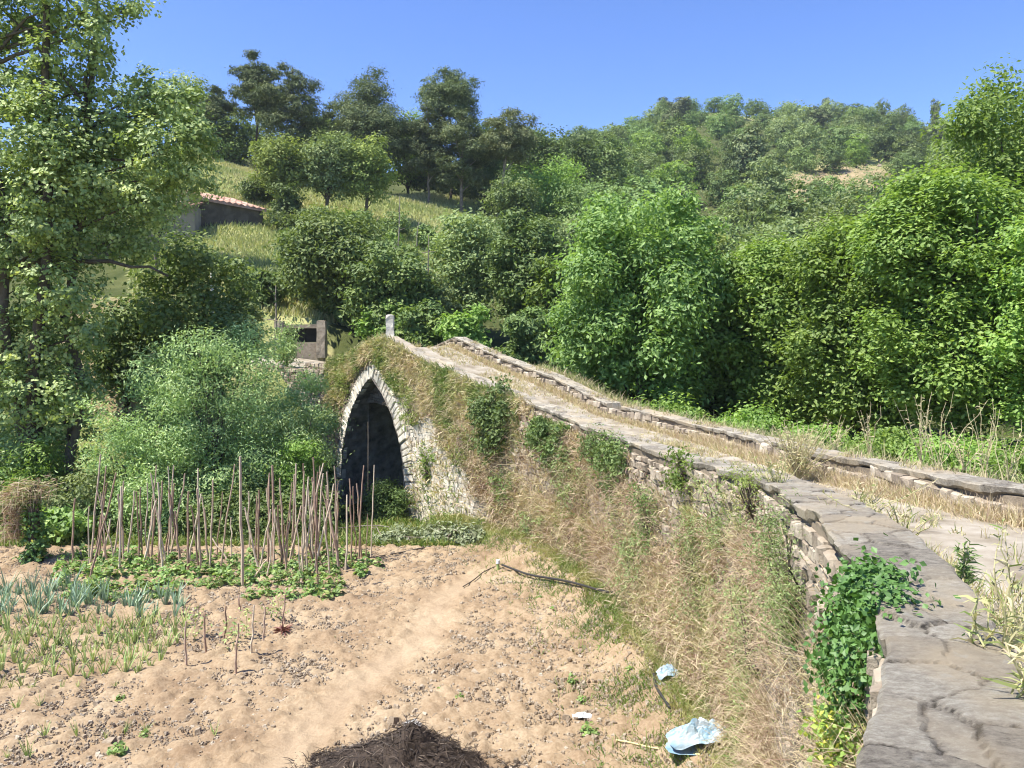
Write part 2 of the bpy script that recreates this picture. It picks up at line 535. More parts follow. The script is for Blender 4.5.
LN = Line(SM[:, :3])
LF = Line(SM[:, 3:])
MIDP = (SM[:, :2] + SM[:, 3:5]) / 2
MIDT = unit(np.gradient(MIDP, axis=0))
PAR_W = 0.50

ARCH = np.array([-4.91, 28.2]); AT = np.array([-0.59, 0.81]); AT = AT / np.linalg.norm(AT); AN = np.array([AT[1], -AT[0]])
AW, AR, AZ = 2.5, 4.3, 0.06


def in_arch(a, z, grow=0.0):
    a = np.abs(a); r = AR + grow
    lim = AZ + np.sqrt(np.maximum(r * r - (a + AR - AW) ** 2, 0))
    return (a < AW + grow) & (z < lim)


# ------------------------------------------------------------------ terrain heights
TY = np.array([32, 45, 60, 80, 100, 130, 170, 210, 260, 330, 420.])
TPX = np.array([-500, -200, 100, 200, 300, 400, 500, 600, 700, 850, 950, 1300, 1700.])
TPY = np.array([
    [345, 330, 310, 280, 265, 260, 260, 265, 275, 290, 300],
    [340, 325, 300, 270, 245, 235, 240, 250, 260, 280, 300],
    [340, 296, 255, 205, 180, 172, 182, 200, 220, 250, 280],
    [345, 288, 238, 168, 152, 156, 172, 190, 210, 240, 270],
    [360, 300, 248, 186, 172, 170, 178, 192, 210, 240, 270],
    [395, 318, 262, 205, 188, 176, 176, 182, 195, 225, 250],
    [415, 350, 290, 228, 198, 178, 166, 164, 175, 200, 230],
    [420, 380, 335, 280, 240, 205, 178, 158, 150, 165, 200],
    [420, 390, 350, 292, 250, 212, 175, 143, 116, 125, 170],
    [415, 390, 350, 292, 250, 212, 178, 150, 124, 130, 170],
    [410, 385, 345, 290, 250, 215, 183, 160, 142, 146, 180],
    [400, 370, 335, 290, 255, 225, 200, 180, 170, 175, 200],
    [390, 365, 335, 295, 265, 240, 220, 205, 200, 205, 220.]])
TZ = EYE + (340 - TPY) / FPX * TY[None, :]
RIVER = np.array([[-90, 10], [-45, 20], [-30, 22.5], [-20, 24.3], [-13, 25.2], [-8.5, 26.2], [-4.9, 28.3], [0, 31.6], [8, 36], [20, 40], [40, 43], [90, 46.]])


def seg_dist(X, Y, PL):
    best = np.full(np.shape(X), 1e9)
    for a, b in zip(PL[:-1], PL[1:]):
        d = b - a
        t = np.clip(((X - a[0]) * d[0] + (Y - a[1]) * d[1]) / (d @ d), 0, 1)
        best = np.minimum(best, np.hypot(X - a[0] - d[0] * t, Y - a[1] - d[1] * t))
    return best


def side_of_bridge(X, Y):
    """>0 on the garden side of the bridge's middle line"""
    sh = np.shape(X)
    x = np.ravel(X); y = np.ravel(Y)
    M_, T_ = MIDP[::4], MIDT[::4]
    res = np.empty(len(x))
    for k in range(0, len(x), 20000):
        dx = x[k:k + 20000, None] - M_[None, :, 0]; dy = y[k:k + 20000, None] - M_[None, :, 1]
        i = np.argmin(dx * dx + dy * dy, 1)
        ar = np.arange(len(i))
        res[k:k + 20000] = -T_[i, 1] * dx[ar, i] + T_[i, 0] * dy[ar, i]
    return res.reshape(sh)


def ground_z(X, Y, rough=True):
    X = np.asarray(X, float); Y = np.asarray(Y, float)
    Yc = np.clip(Y, TY[0], TY[-1])
    px = np.clip(512 + FPX * X / np.maximum(Y, 30.0), TPX[0], TPX[-1])
    i = np.clip(np.searchsorted(TPX, px) - 1, 0, len(TPX) - 2); j = np.clip(np.searchsorted(TY, Yc) - 1, 0, len(TY) - 2)
    u = smooth01((px - TPX[i]) / (TPX[i + 1] - TPX[i])); v = (Yc - TY[j]) / (TY[j + 1] - TY[j])
    far = (TZ[i, j] * (1 - u) + TZ[i + 1, j] * u) * (1 - v) + (TZ[i, j + 1] * (1 - u) + TZ[i + 1, j + 1] * u) * v
    sd = side_of_bridge(X, Y)
    garden = np.interp(Y, [-5, 20, 26, 60], [0, 0, -0.55, -0.55])
    right = np.interp(Y, [-20, 10, 24, 32], [3.45, 3.2, 2.2, 2.4])
    near = garden + (right - garden) * smooth01((-sd + 0.5) / 1.0)
    far_left_blend = smooth01((Y - 25.5) / 6.0)
    z = near * (1 - far_left_blend) + far * far_left_blend
    if rough:
        z = z + (fbm(X / 14, Y / 14, 3) - 0.5) * np.clip((Y - 36) / 40, 0, 1) * 5 * np.clip(Y / 120, 0.25, 1)
        z = z + (fbm(X / 1.7, Y / 1.7, 5) - 0.5) * 0.25 * np.clip((Y - 20) / 6, 0.15, 1)
    # keep the ground under the road and the landing
    rd = seg_dist(X, Y, MIDP[::6])
    z = np.where((rd < 2.4) & (Y > 27) & (Y < 36), np.minimum(z, 4.2), z)
    rl = seg_dist(X, Y, np.array([[-7.4, 34.1], [-9.4, 35.8], [-12, 37], [-16, 37.8], [-22, 39]]))
    z = np.where(rl < 3.2, np.minimum(z, 3.95 + 0.03 * (Y - 33) + 0.35 * np.clip(rl - 2.2, 0, 1)), z)
    dr = seg_dist(X, Y, RIVER)
    bank = -1.9 + np.clip(dr - 1.6, 0, 30) * 1.15
    z = np.where(dr < 9, np.minimum(z, bank), z)
    # heaped earth along the foot of the garden wall
    q = seg_dist(X, Y, LN.P[::6, :2])
    z = z + np.where((sd > 0) & (Y < 24) & (Y > -1), 0.45 * smooth01(1 - (q - 0.1) / 1.0), 0)
    # ground drawn down beneath the tilled garden, which is its own sheet
    return z


GX0, GX1, GY0, GY1 = -17.0, 2.6, 4.0, 20.9


def in_garden(X, Y):
    q = seg_dist(X, Y, LN.P[::6, :2])
    return (X > GX0) & (X < GX1) & (Y > GY0) & (Y < GY1) & (q > 0.4) & (side_of_bridge(X, Y) > 0)


def axis_pts(a, fine0, fine1, b, step, grow=1.06, mx=6.0):
    mid = np.arange(fine0, fine1, step)
    lo, x, st = [], fine0, step
    while x > a:
        st = min(st * grow, mx); x -= st; lo.append(x)
    hi, x, st = [], mid[-1], step
    while x < b:
        st = min(st * grow, mx); x += st; hi.append(x)
    return np.concatenate([lo[::-1], mid, hi])


def grid_faces(nx, ny):
    i = np.arange(ny - 1)[:, None] * nx; j = np.arange(nx - 1)[None, :]
    a = i + j
    return np.stack([a, a + 1, a + nx + 1, a + nx], -1).reshape(-1, 4)


gx = axis_pts(-420, -22, 14, 520, 0.32, 1.05)
gy = axis_pts(-80, -3, 46, 430, 0.32, 1.04, 5.0)
XX, YY = np.meshgrid(gx, gy)
ZZ = ground_z(XX, YY)
gard = in_garden(XX, YY)
ZZ = np.where(gard, ZZ - 0.12, ZZ)


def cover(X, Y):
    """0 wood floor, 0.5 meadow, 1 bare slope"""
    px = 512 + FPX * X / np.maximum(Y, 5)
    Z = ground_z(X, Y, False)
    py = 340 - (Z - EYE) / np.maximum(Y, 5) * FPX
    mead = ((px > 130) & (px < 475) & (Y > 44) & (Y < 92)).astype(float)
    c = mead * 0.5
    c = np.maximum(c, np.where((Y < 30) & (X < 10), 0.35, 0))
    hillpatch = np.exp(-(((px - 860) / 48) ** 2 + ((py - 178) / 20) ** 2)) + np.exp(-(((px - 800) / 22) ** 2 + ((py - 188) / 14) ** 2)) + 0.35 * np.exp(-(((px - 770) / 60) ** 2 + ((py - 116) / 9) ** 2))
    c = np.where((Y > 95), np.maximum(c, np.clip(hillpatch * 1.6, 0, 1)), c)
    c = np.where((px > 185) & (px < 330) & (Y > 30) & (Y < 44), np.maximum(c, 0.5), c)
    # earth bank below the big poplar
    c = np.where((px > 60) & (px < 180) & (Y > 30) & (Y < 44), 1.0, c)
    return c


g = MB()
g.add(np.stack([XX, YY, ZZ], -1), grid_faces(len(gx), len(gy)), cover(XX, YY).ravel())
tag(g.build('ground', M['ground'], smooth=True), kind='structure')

# tilled garden soil with clods and a trodden path
sx = np.arange(GX0, GX1, 0.055); sy = np.arange(8.2, GY1, 0.055)
sx2 = np.arange(GX0, GX1, 0.055)
SX, SY = np.meshgrid(sx, sy)
PATH = np.array([on_soil(500, 563)[:2], on_soil(441, 603)[:2], on_soil(420, 645)[:2], on_soil(363, 683)[:2], on_soil(318, 725)[:2], on_soil(250, 800)[:2]])
pd = seg_dist(SX + 0.25 * (fbm(SX, SY, 9) - 0.5), SY + 0.3 * (fbm(SX, SY, 19) - 0.5), PATH)
trod = smooth01(1 - (pd - 0.0) / 0.55) * (0.25 + 0.35 * fbm(SX * 1.5, SY * 1.5, 27))
rough_a = 1 - 1.2 * trod
clodn = np.maximum(vnoise(SX * 8, SY * 8, 41) - 0.45, 0) * 0.12 + np.maximum(vnoise(SX * 15, SY * 15, 43) - 0.35, 0) * 0.08 * vnoise(SX * 1.7, SY * 1.7, 45)
SZ = ground_z(SX, SY, False) + 0.05 + rough_a * ((fbm(SX * 1.1, SY * 1.1, 21) - 0.5) * 0.07 + (fbm(SX * 5.5, SY * 5.5, 23, 3) - 0.5) * 0.045 + clodn * 1.35) - 0.03 * trod
edge = ~in_garden(SX, SY)
q = seg_dist(SX, SY, LN.P[::6, :2])
SZ = SZ - np.where(side_of_bridge(SX, SY) < 0.0, 1.0, 0) - 0.35 * smooth01((0.55 - q) / 0.5)
SZ -= 0.3 * smooth01((SY - (GY1 - 0.5)) / 0.5) + 0.3 * smooth01(((GX0 + 0.5) - SX) / 0.5)
g = MB()
Fs = grid_faces(len(sx), len(sy))
keep = (side_of_bridge(SX, SY) > 0.9).ravel()
Fs = Fs[keep[Fs].all(1)]
g.add(np.stack([SX, SY, SZ], -1), Fs, trod.ravel())
tag(g.build('garden_soil', M['soil'], smooth=True), kind='structure')


def soil_z(x, y):
    return ground_z(np.asarray(x, float), np.asarray(y, float), False) + 0.05


def on_soil(px, py, z=0.0):
    z = 0.05
    for _ in range(12):
        Y = (EYE - z) * FPX / (py - 340)
        X = (px - 512) / FPX * Y
        z = 0.5 * z + 0.5 * float(soil_z(X, Y))
    return np.array([X, Y, z])


# loose clods on the soil
def clod_stones(mb, P, size, r, flat=0.7):
    n = len(P)
    base = np.array([[-1, -1, -1], [1, -1, -1], [1, 1, -1], [-1, 1, -1], [-1, -1, 1], [1, -1, 1], [1, 1, 1], [-1, 1, 1]]) * 0.5
    base[4:, :2] *= 0.6
    B = base[None] + r.normal(0, 0.12, (n, 8, 3))
    a = r.uniform(0, 6.28, n)
    ca, sa = np.cos(a)[:, None], np.sin(a)[:, None]
    s = np.broadcast_to(size, (n,))[:, None]
    X_ = (B[..., 0] * ca - B[..., 1] * sa) * s; Y_ = (B[..., 0] * sa + B[..., 1] * ca) * s; Z_ = B[..., 2] * s * flat
    V = P[:, None] + np.stack([X_, Y_, Z_], -1)
    F1 = np.array([[0, 3, 2, 1], [4, 5, 6, 7], [0, 1, 5, 4], [1, 2, 6, 5], [2, 3, 7, 6], [3, 0, 4, 7]])
    F = (np.arange(n)[:, None, None] * 8 + F1[None]).reshape(-1, 4)
    mb.add(V.reshape(-1, 3), F, np.repeat(r.uniform(0, 1, n), 8))


r = np.random.default_rng(11)
cx = r.uniform(-14, 2.4, 110000); cy = r.uniform(8.6, 20.6, 110000)
ok = in_garden(cx, cy) & (seg_dist(cx, cy, PATH) > 0.35 + 0.4 * r.random(110000)) & (vnoise(cx * 1.3, cy * 1.3, 77) > r.uniform(-0.8, 0.85, 110000))
cx, cy = cx[ok], cy[ok]
g = MB()
clod_stones(g, np.stack([cx, cy, soil_z(cx, cy) + 0.02], 1), r.gamma(1.3, 0.011, len(cx)) + 0.010, r)
tag(g.build('soil_clods', M['clod']), 'crumbly clods of dry tan earth strewn over the garden', 'soil clods', kind='stuff')

# river
g = MB()
rp = catmull(np.c_[RIVER, np.zeros((len(RIVER), 4))], 6)[:, :2]
T_ = unit(np.gradient(rp, axis=0)); N_ = np.stack([-T_[:, 1], T_[:, 0]], 1)
V = np.concatenate([np.c_[rp + N_ * 2.6, np.full(len(rp), -1.25)], np.c_[rp - N_ * 2.6, np.full(len(rp), -1.25)]])
k = np.arange(len(rp) - 1); n = len(rp)
g.add(V, np.stack([k, k + 1, k + n + 1, k + n], 1))
tag(g.build('river_water', M['water']), kind='structure')

# ------------------------------------------------------------------ the bridge
S_ARCH = LN.near(ARCH)
bridge = empty('stone_bridge', (ARCH[0], ARCH[1], 0), 'old humpbacked stone bridge with one pointed arch, overgrown with dry weeds', 'bridge')
B0 = np.array([ARCH[0], ARCH[1], 0])


def pbuild(mb, name, mat, parent=bridge, base=B0, smooth=False):
    for i in range(len(mb.V)):
        mb.V[i] = mb.V[i] - base
    o = mb.build(name, mat, parent, smooth=smooth)
    return o


def pier_zone(q, z):
    a = S_ARCH - q
    lim = np.interp(a, [1.5, 2.6, 4.0, 6.0, 8.5], [3.6, 3.2, 2.7, 1.6, 0.3]) + 1.1 * (fbm(q * 1.3, z * 1.3, 191) - 0.5)
    return (a > 1.5) & (a < 8.5) & (z < lim)


def stones(mb, P, U, V_, N, w, h, d, tint, r, jit=0.13, mat=0):
    """chamfered irregular stones. P centre on the face, U along, V_ up, N outward"""
    n = len(P)
    w = np.broadcast_to(w, (n,))[:, None, None]; h = np.broadcast_to(h, (n,))[:, None, None]; d = np.broadcast_to(d, (n,))[:, None, None]
    c = np.array([[-1, -1], [1, -1], [1, 1], [-1, 1]]) / 2
    j = r.normal(0, jit * 0.5, (n, 4, 2))
    C = c[None] + j * 0.6
    U, V_, N = U[:, None], V_[:, None], N[:, None]
    P = P[:, None]
    def lay(scale, out_):
        Ck = C * scale
        return P + U * Ck[..., 0:1] * w + V_ * Ck[..., 1:2] * h + N * out_
    ta = r.normal(0, 0.25, (n, 4, 1))
    m_ = np.minimum(w, h)
    L0 = lay(1.0, -0.10 - 0 * d); L1 = lay(1.0, d * 0.5); L2 = lay(1.0 - 0.22, d * (1 + ta * 0.4))
    V = np.concatenate([L0, L1, L2], 1)
    F1 = []
    for a in (0, 4):
        for k in range(4):
            F1.append([a + k, a + (k + 1) % 4, a + 4 + (k + 1) % 4, a + 4 + k])
    F1.append([8, 9, 10, 11])
    F = (np.arange(n)[:, None, None] * 12 + np.array(F1)[None]).reshape(-1, 4)
    mb.add(V.reshape(-1, 3), F, np.repeat(tint, 12), mat)


def face_of_stones(mb, line, s0, s1, zlo, drop, r, off=0.0, arch=False, pale=None, hmean=0.105):
    Ps, Us, Ns, ws, hs, ds, ts = [], [], [], [], [], [], []
    z = zlo
    zmax = line.P[:, 2].max()
    while z < zmax:
        h = r.uniform(0.6, 1.5) * hmean
        s = s0 + r.uniform(0, 0.3)
        seg = []
        while s < s1:
            w = r.uniform(0.8, 2.4) * hmean
            seg.append((s + w / 2, w))
            s += w + 0.012
        seg = np.array(seg)
        q, w = seg[:, 0], seg[:, 1]
        top = line.top(q) - drop
        okk = (z + h * 0.5 < top)
        if arch:
            okk &= ~in_arch(q - S_ARCH, z + h / 2, 0.36)
        q, w = q[okk], w[okk]
        if len(q):
            zz = z + h / 2 + (fbm(q * 0.8, np.full(len(q), z * 0.7), 61) - 0.5) * 0.12
            xy, nn = line.at(q, off)
            Ps.append(np.c_[xy, zz]); Ns.append(np.c_[nn, np.zeros(len(q))])
            Us.append(np.c_[nn[:, 1], -nn[:, 0], np.zeros(len(q))])
            ws.append(w); hs.append(np.full(len(q), h)); ds.append(r.uniform(0.01, 0.085, len(q)))
            t = r.uniform(0.05, 0.75, len(q)) ** 1.1
            if pale is not None:
                t = np.clip(t + pale(q, zz), 0, 1)
            ts.append(t)
            if pale is not None:          # the pier by the arch is flush, lime washed masonry
                pz = pier_zone(q, zz)
                ds[-1] = np.where(pz, ds[-1] * 0.35, ds[-1]); ws[-1] = np.where(pz, ws[-1] * 1.16, ws[-1]); hs[-1] = np.where(pz, hs[-1] * 1.22, hs[-1])
        z += h + 0.01
    P = np.vstack(Ps); U = np.vstack(Us); N = np.vstack(Ns)
    Vv = np.tile([0, 0, 1.0], (len(P), 1)) + r.normal(0, 0.09, (len(P), 3))
    stones(mb, P, U, Vv, N, np.concatenate(ws), np.concatenate(hs), np.concatenate(ds), np.concatenate(ts), r, jit=0.22)


def ribbon(mb, A, Z, Z2, tint=0.5):
    """vertical sheet along plan pts A between heights"""
    n = len(A)
    V = np.concatenate([np.c_[A, Z], np.c_[A, Z2]])
    k = np.arange(n - 1)
    mb.add(V, np.stack([k, k + 1, k + n + 1, k + n], 1), tint)


r = np.random.default_rng(5)
# garden side wall: core (with the arch hole) and its rubble face
qs = np.arange(0, LN.len, 0.12); zs = np.linspace(-1.9, 1.0, 100)
qa, _ = LN.at(qs, -0.02)
zz = np.linspace(0, 1, 60)
core = MB()
tops = LN.top(qs) - 0.1
VV = np.concatenate([np.stack([qa[:, 0], qa[:, 1], -1.9 + (tops + 1.9) * t], -1) for t in zz])
Fc = grid_faces(len(qs), len(zz))
cen = VV[Fc].mean(1)
qc = qs[(Fc % len(qs))].mean(1)
okf = ~in_arch(qc - S_ARCH, cen[:, 2], 0.2)
core.add(VV, Fc[okf])
wall = pbuild(core, 'garden_side_wall', M['mortar'])
pale = lambda q, z: 0.72 * np.exp(-((q - (S_ARCH - 4.0)) / 3.0) ** 2) * smooth01((4.0 - z) / 1.2) - 0.12 * smooth01((S_ARCH - 8 - q) / 6)
st = MB()
face_of_stones(st, LN, 0, LN.len, -1.6, 0.14, r, 0.0, True, pale)
pbuild(st, 'rubble_facing', M['masonry'], wall)

# arch ring
ring = MB()
Ps, Us, Vs, ws = [], [], [], []
amax = math.acos((AR - AW) / AR)
for side in (-1, 1):
    a = 0.0
    while a < amax - 0.01:
        w = r.uniform(0.15, 0.26)
        am = a + w / 2 / AR
        if am > amax: break
        ca, sa = math.cos(am), math.sin(am)
        rr = AR + 0.26
        al = side * (rr * ca - (AR - AW)); z = AZ + rr * sa
        Ps.append([al, z]); Us.append([-side * sa, ca]); Vs.append([side * ca, sa]); ws.append(w - 0.015)
        a += w / AR
    z = AZ - 0.1
    while z > -1.6:
        w = r.uniform(0.16, 0.3)
        Ps.append([side * (AW + 0.26), z - w / 2]); Us.append([0, 1]); Vs.append([side, 0]); ws.append(w - 0.015)
        z -= w
Ps = np.array(Ps); Us = np.array(Us); Vs = np.array(Vs)
def ring3(c, outw):
    return np.c_[ARCH[0] + AT[0] * c[:, 0] - AN[0] * outw, ARCH[1] + AT[1] * c[:, 0] - AN[1] * outw, c[:, 1]]
d3 = lambda c: np.c_[AT[0] * c[:, 0], AT[1] * c[:, 0], c[:, 1]]
stones(ring, ring3(Ps, 0.0), d3(Us), d3(Vs), np.tile([-AN[0], -AN[1], 0], (len(Ps), 1)), np.array(ws), 0.52 + r.uniform(-0.05, 0.06, len(Ps)), r.uniform(0.05, 0.10, len(Ps)), r.uniform(0.2, 0.9, len(Ps)), r, jit=0.06)
ro = pbuild(ring, 'arch_ring', M['ring_stone'])

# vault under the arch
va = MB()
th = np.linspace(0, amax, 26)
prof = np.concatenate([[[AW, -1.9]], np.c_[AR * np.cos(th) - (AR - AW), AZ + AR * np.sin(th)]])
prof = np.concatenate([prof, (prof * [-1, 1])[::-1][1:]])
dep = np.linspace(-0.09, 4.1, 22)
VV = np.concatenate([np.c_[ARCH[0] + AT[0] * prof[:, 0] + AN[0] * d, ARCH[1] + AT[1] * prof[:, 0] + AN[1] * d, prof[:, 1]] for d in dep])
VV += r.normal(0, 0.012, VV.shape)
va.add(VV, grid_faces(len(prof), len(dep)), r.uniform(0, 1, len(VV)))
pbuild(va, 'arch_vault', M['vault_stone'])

# far face of the bridge, with the arch mouth
fo, _ = LF.at(np.arange(0, LF.len, 0.15), -PAR_W)
qf = np.arange(0, LF.len, 0.15)
tf = LF.top(qf) - 0.1
core = MB()
VV = np.concatenate([np.stack([fo[:, 0], fo[:, 1], -1.9 + (tf + 1.9) * t], -1) for t in zz])
Fc = grid_faces(len(qf), len(zz))
cen = VV[Fc].mean(1)
aa = (cen[:, :2] - ARCH) @ AT
okf = ~(in_arch(aa, cen[:, 2], 0.05) & (cen[:, 1] > 24))
core.add(VV, Fc[okf])
pbuild(core, 'upstream_wall', M['masonry'])


def coping(mb, line, s0, s1, side_off, width, r, gaps=(), fine=None):
    """top of the parapet: irregular slabs fitted together (cells with their own height and tint, cracks between), ragged edges"""
    fine = fine or (0, 0)
    q = [s0]
    while q[-1] < s1:
        x = q[-1]
        q.append(x + (0.016 if fine[0] < x < fine[1] else 0.05))
    q = np.array(q[:-1])
    na = 30
    v = np.linspace(0, 1, na)
    S, A = np.meshgrid(q, v * width, indexing='ij')
    # seeds in jittered courses along and across
    seeds = []
    x = s0 - 0.5
    while x < s1 + 0.5:
        L = r.uniform(0.16, 0.42)
        m = r.choice([1, 2, 2, 3, 3, 4])
        for k in range(m):
            seeds.append([x + L / 2 + r.normal(0, 0.06), width * (k + 0.5) / m + r.normal(0, 0.04), r.normal(0, 0.006), r.uniform(0.0, 1.0)])
        x += L
    seeds = np.array(seeds); order = np.argsort(seeds[:, 0]); seeds = seeds[order]
    Zc = np.zeros_like(S); T = np.zeros_like(S); E = np.zeros_like(S)
    wob = (fbm(S * 3.5, A * 3.5, 131) - 0.5) * 0.12; wob2 = (fbm(S * 3.5, A * 3.5, 137) - 0.5) * 0.16
    for k in range(0, len(q), 60):
        sl = slice(k, k + 60)
        lo, hi = np.searchsorted(seeds[:, 0], [q[k] - 1.0, q[min(k + 59, len(q) - 1)] + 1.0])
        sd = seeds[lo:hi]
        d = np.hypot(S[sl][..., None] + wob[sl][..., None] - sd[:, 0], 1.0 * (A[sl][..., None] + wob2[sl][..., None] - sd[:, 1]))
        o2 = np.argsort(d, -1)[..., :2]
        d1 = np.take_along_axis(d, o2[..., :1], -1)[..., 0]; d2 = np.take_along_axis(d, o2[..., 1:], -1)[..., 0]
        Zc[sl] = sd[o2[..., 0], 2]; T[sl] = sd[o2[..., 0], 3]; E[sl] = d2 - d1
    crack = 1 - smooth01(E / 0.022)
    patchy = smooth01((fbm(S * 0.9, A * 1.2, 141) - 0.42) / 0.2)          # some joints are packed with earth
    Z = Zc - crack * 0.010 * (1 - 0.75 * patchy) + (fbm(S * 5, A * 5, 143) - 0.5) * 0.008 + (fbm(S * 19, A * 19, 147) - 0.5) * 0.006
    T = T - 1.6 * crack * (1 - 0.6 * patchy)
    vv = A / width
    er0 = (fbm(S[:, 0] * 2.2, S[:, 0] * 0 + 1.5, 151) - 0.5) * 0.16 + (Zc[:, 1] * 0.6)
    er1 = (fbm(S[:, 0] * 2.2, S[:, 0] * 0 + 7.5, 153) - 0.5) * 0.13 + (Zc[:, -2] * 0.6)
    acr = A + er0[:, None] * (1 - vv) ** 3 - er1[:, None] * vv ** 3
    Z = Z - 0.012 * ((vv < 0.02) + (vv > 0.98))
    ok_gap = np.ones(len(q))
    for a, b in gaps:
        ok_gap = np.where((q > a) & (q < b), 0, ok_gap)
    n2 = unit(np.stack([np.interp(q, line.s, line.N[:, 0]), np.interp(q, line.s, line.N[:, 1])], -1))
    base_, _ = line.at(q, 0.0)
    P = np.stack([base_[:, None, 0] + n2[:, None, 0] * (side_off - acr), base_[:, None, 1] + n2[:, None, 1] * (side_off - acr), line.top(q)[:, None] + Z - 0.22 * (1 - ok_gap)[:, None]], -1)
    # two rows of skirt on each side: an undercut ragged slab edge
    def skirt(col_, sgn, sd_):
        e = P[:, col_]
        h1 = 0.035 + 0.04 * _hash(np.floor(q / 0.3).astype(np.int64), np.full(len(q), sd_), 9)
        in1 = 0.004 + 0.02 * vnoise(q * 14, q * 0, sd_)
        in2 = 0.05 + 0.03 * vnoise(q * 9, q * 0, sd_ + 1)
        a = e.copy(); a[:, :2] += n2 * sgn * in1[:, None]; a[:, 2] -= h1
        b = e.copy(); b[:, :2] += n2 * sgn * in2[:, None]; b[:, 2] -= h1 + 0.035
        return a, b
    a0_, b0_ = skirt(0, -1, 3); a1_, b1_ = skirt(-1, 1, 13)
    full = np.concatenate([b0_[:, None], a0_[:, None], P, a1_[:, None], b1_[:, None]], 1)
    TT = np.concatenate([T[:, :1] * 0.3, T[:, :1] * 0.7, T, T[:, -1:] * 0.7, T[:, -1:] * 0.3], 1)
    mb.add(full, grid_faces(na + 4, len(q)), TT.ravel())


def parapet_core(mb, line, a0, a1, drop=0.09, foot=0.7, s0=0.0, s1=None, gaps=()):
    q = np.arange(s0, s1 or line.len, 0.2)
    A, _ = line.at(q, a0); B_, _ = line.at(q, a1)
    t = line.top(q) - drop
    for (x, y) in gaps:
        t = np.where((q > x) & (q < y), t - 0.30, t)
    n = len(q)
    V = np.concatenate([np.c_[A, t - foot], np.c_[A, t], np.c_[B_, t], np.c_[B_, t - foot]])
    k = np.arange(n - 1)
    F = np.concatenate([np.stack([k + a * n, k + 1 + a * n, k + 1 + (a + 1) * n, k + (a + 1) * n], 1) for a in range(3)])
    mb.add(V, F)


S_LAND = LN.near((-7.2, 31.4))
mb = MB(); parapet_core(mb, LN, -0.03, -PAR_W + 0.03, s1=S_LAND)
p1 = pbuild(mb, 'parapet', M['mortar'])
mb = MB(); face_of_stones(mb, Line(np.c_[LN.at(LN.s, -PAR_W)[0], LN.P[:, 2]], -1), 0, S_LAND, 3.0, 0.12, r, -0.02)
V_ = mb.V[0]
pbuild(mb, 'road_face', M['masonry'], p1)
mb = MB(); coping(mb, LN, 0.0, S_LAND, 0.03, PAR_W + 0.03, r, fine=(LN.near((0.2, 1.2)), LN.near((2.6, 8.2))))
pbuild(mb, 'coping', M['coping'], p1)

gapF = [(LF.near((3.05, 20.9)), LF.near((2.65, 21.4)))]
S_LF = LF.near((-3.2, 30.8))
mb = MB(); parapet_core(mb, LF, -0.03, -PAR_W + 0.06, s1=S_LF, gaps=gapF)
p2 = pbuild(mb, 'parapet', M['mortar'])
mb = MB(); face_of_stones(mb, LF, 0, S_LF, 2.9, 0.12, r, 0.0, hmean=0.12)
pbuild(mb, 'road_face', M['masonry'], p2)
mb = MB(); coping(mb, LF, 0.0, S_LF, 0.02, PAR_W - 0.05, r, gapF)
pbuild(mb, 'coping', M['coping'], p2)

# road over the bridge, with a landing on the far bank
Ain = LN.at(LN.s, -PAR_W + 0.15)[0]; Bin = LF.at(LF.s, 0.05 - 0.12)[0]
mid_end = (Ain[-1] + Bin[-1]) / 2
rows = []
nt_ = 14
for k in range(len(Ain)):
    a = np.r_[Ain[k], LN.P[k, 2] - 0.43]; b = np.r_[Bin[k], LF.P[k, 2] - 0.34]
    t = np.linspace(0, 1, nt_)[:, None]
    rows.append(a + (b - a) * t)
last = rows[-1]
for m_, (dx, dy, dz) in enumerate([(-2.0, 1.7, 0.15), (-4.5, 2.8, 0.4), (-8.0, 3.6, 0.6), (-14, 4.5, 0.8), (-22, 5, 1.0)]):
    L_ = last + np.array([dx, dy, dz]) + np.linspace(-0.6 * m_, 0.6 * m_, nt_)[:, None] * np.array([[0.1, 0.25, 0]])
    rows.append(L_)
RD = np.array(rows)
RD[..., 2] += (fbm(RD[..., 0] * 1.2, RD[..., 1] * 1.2, 31) - 0.5) * 0.07
mb = MB(); mb.add(RD, grid_faces(nt_, len(rows)))
tag(mb.build('road', M['road'], smooth=True), kind='structure')

# retaining wall below the landing (left of the arch)
lw = empty('retaining_wall', (-9.2, 33.0, 4.0), 'low retaining wall holding the pale landing at the far end of the bridge', 'wall')
PL = np.array([[-7.35, 31.55, 4.12], [-8.7, 32.6, 4.15], [-10.5, 33.9, 4.3], [-13, 35.2, 4.5], [-17, 36.5, 4.7]])
ll = Line(catmull(np.c_[PL, PL], 8)[:, :3])
mb = MB(); face_of_stones(mb, ll, 0, ll.len, 1.0, 0.02, r, 0.0)
Lc, _ = ll.at(ll.s, -0.03)
ribbon(mb, Lc, np.full(len(ll.s), 0.5), ll.P[:, 2] - 0.02, 0.1)
pbuild(mb, 'rubble_facing', M['masonry'], lw, np.array([-9.2, 33.0, 4.0]))
# wing wall at the end of the arch, dark return face
PL = np.array([[-7.3, 31.5, 4.35], [-6.75, 31.15, 4.35]])

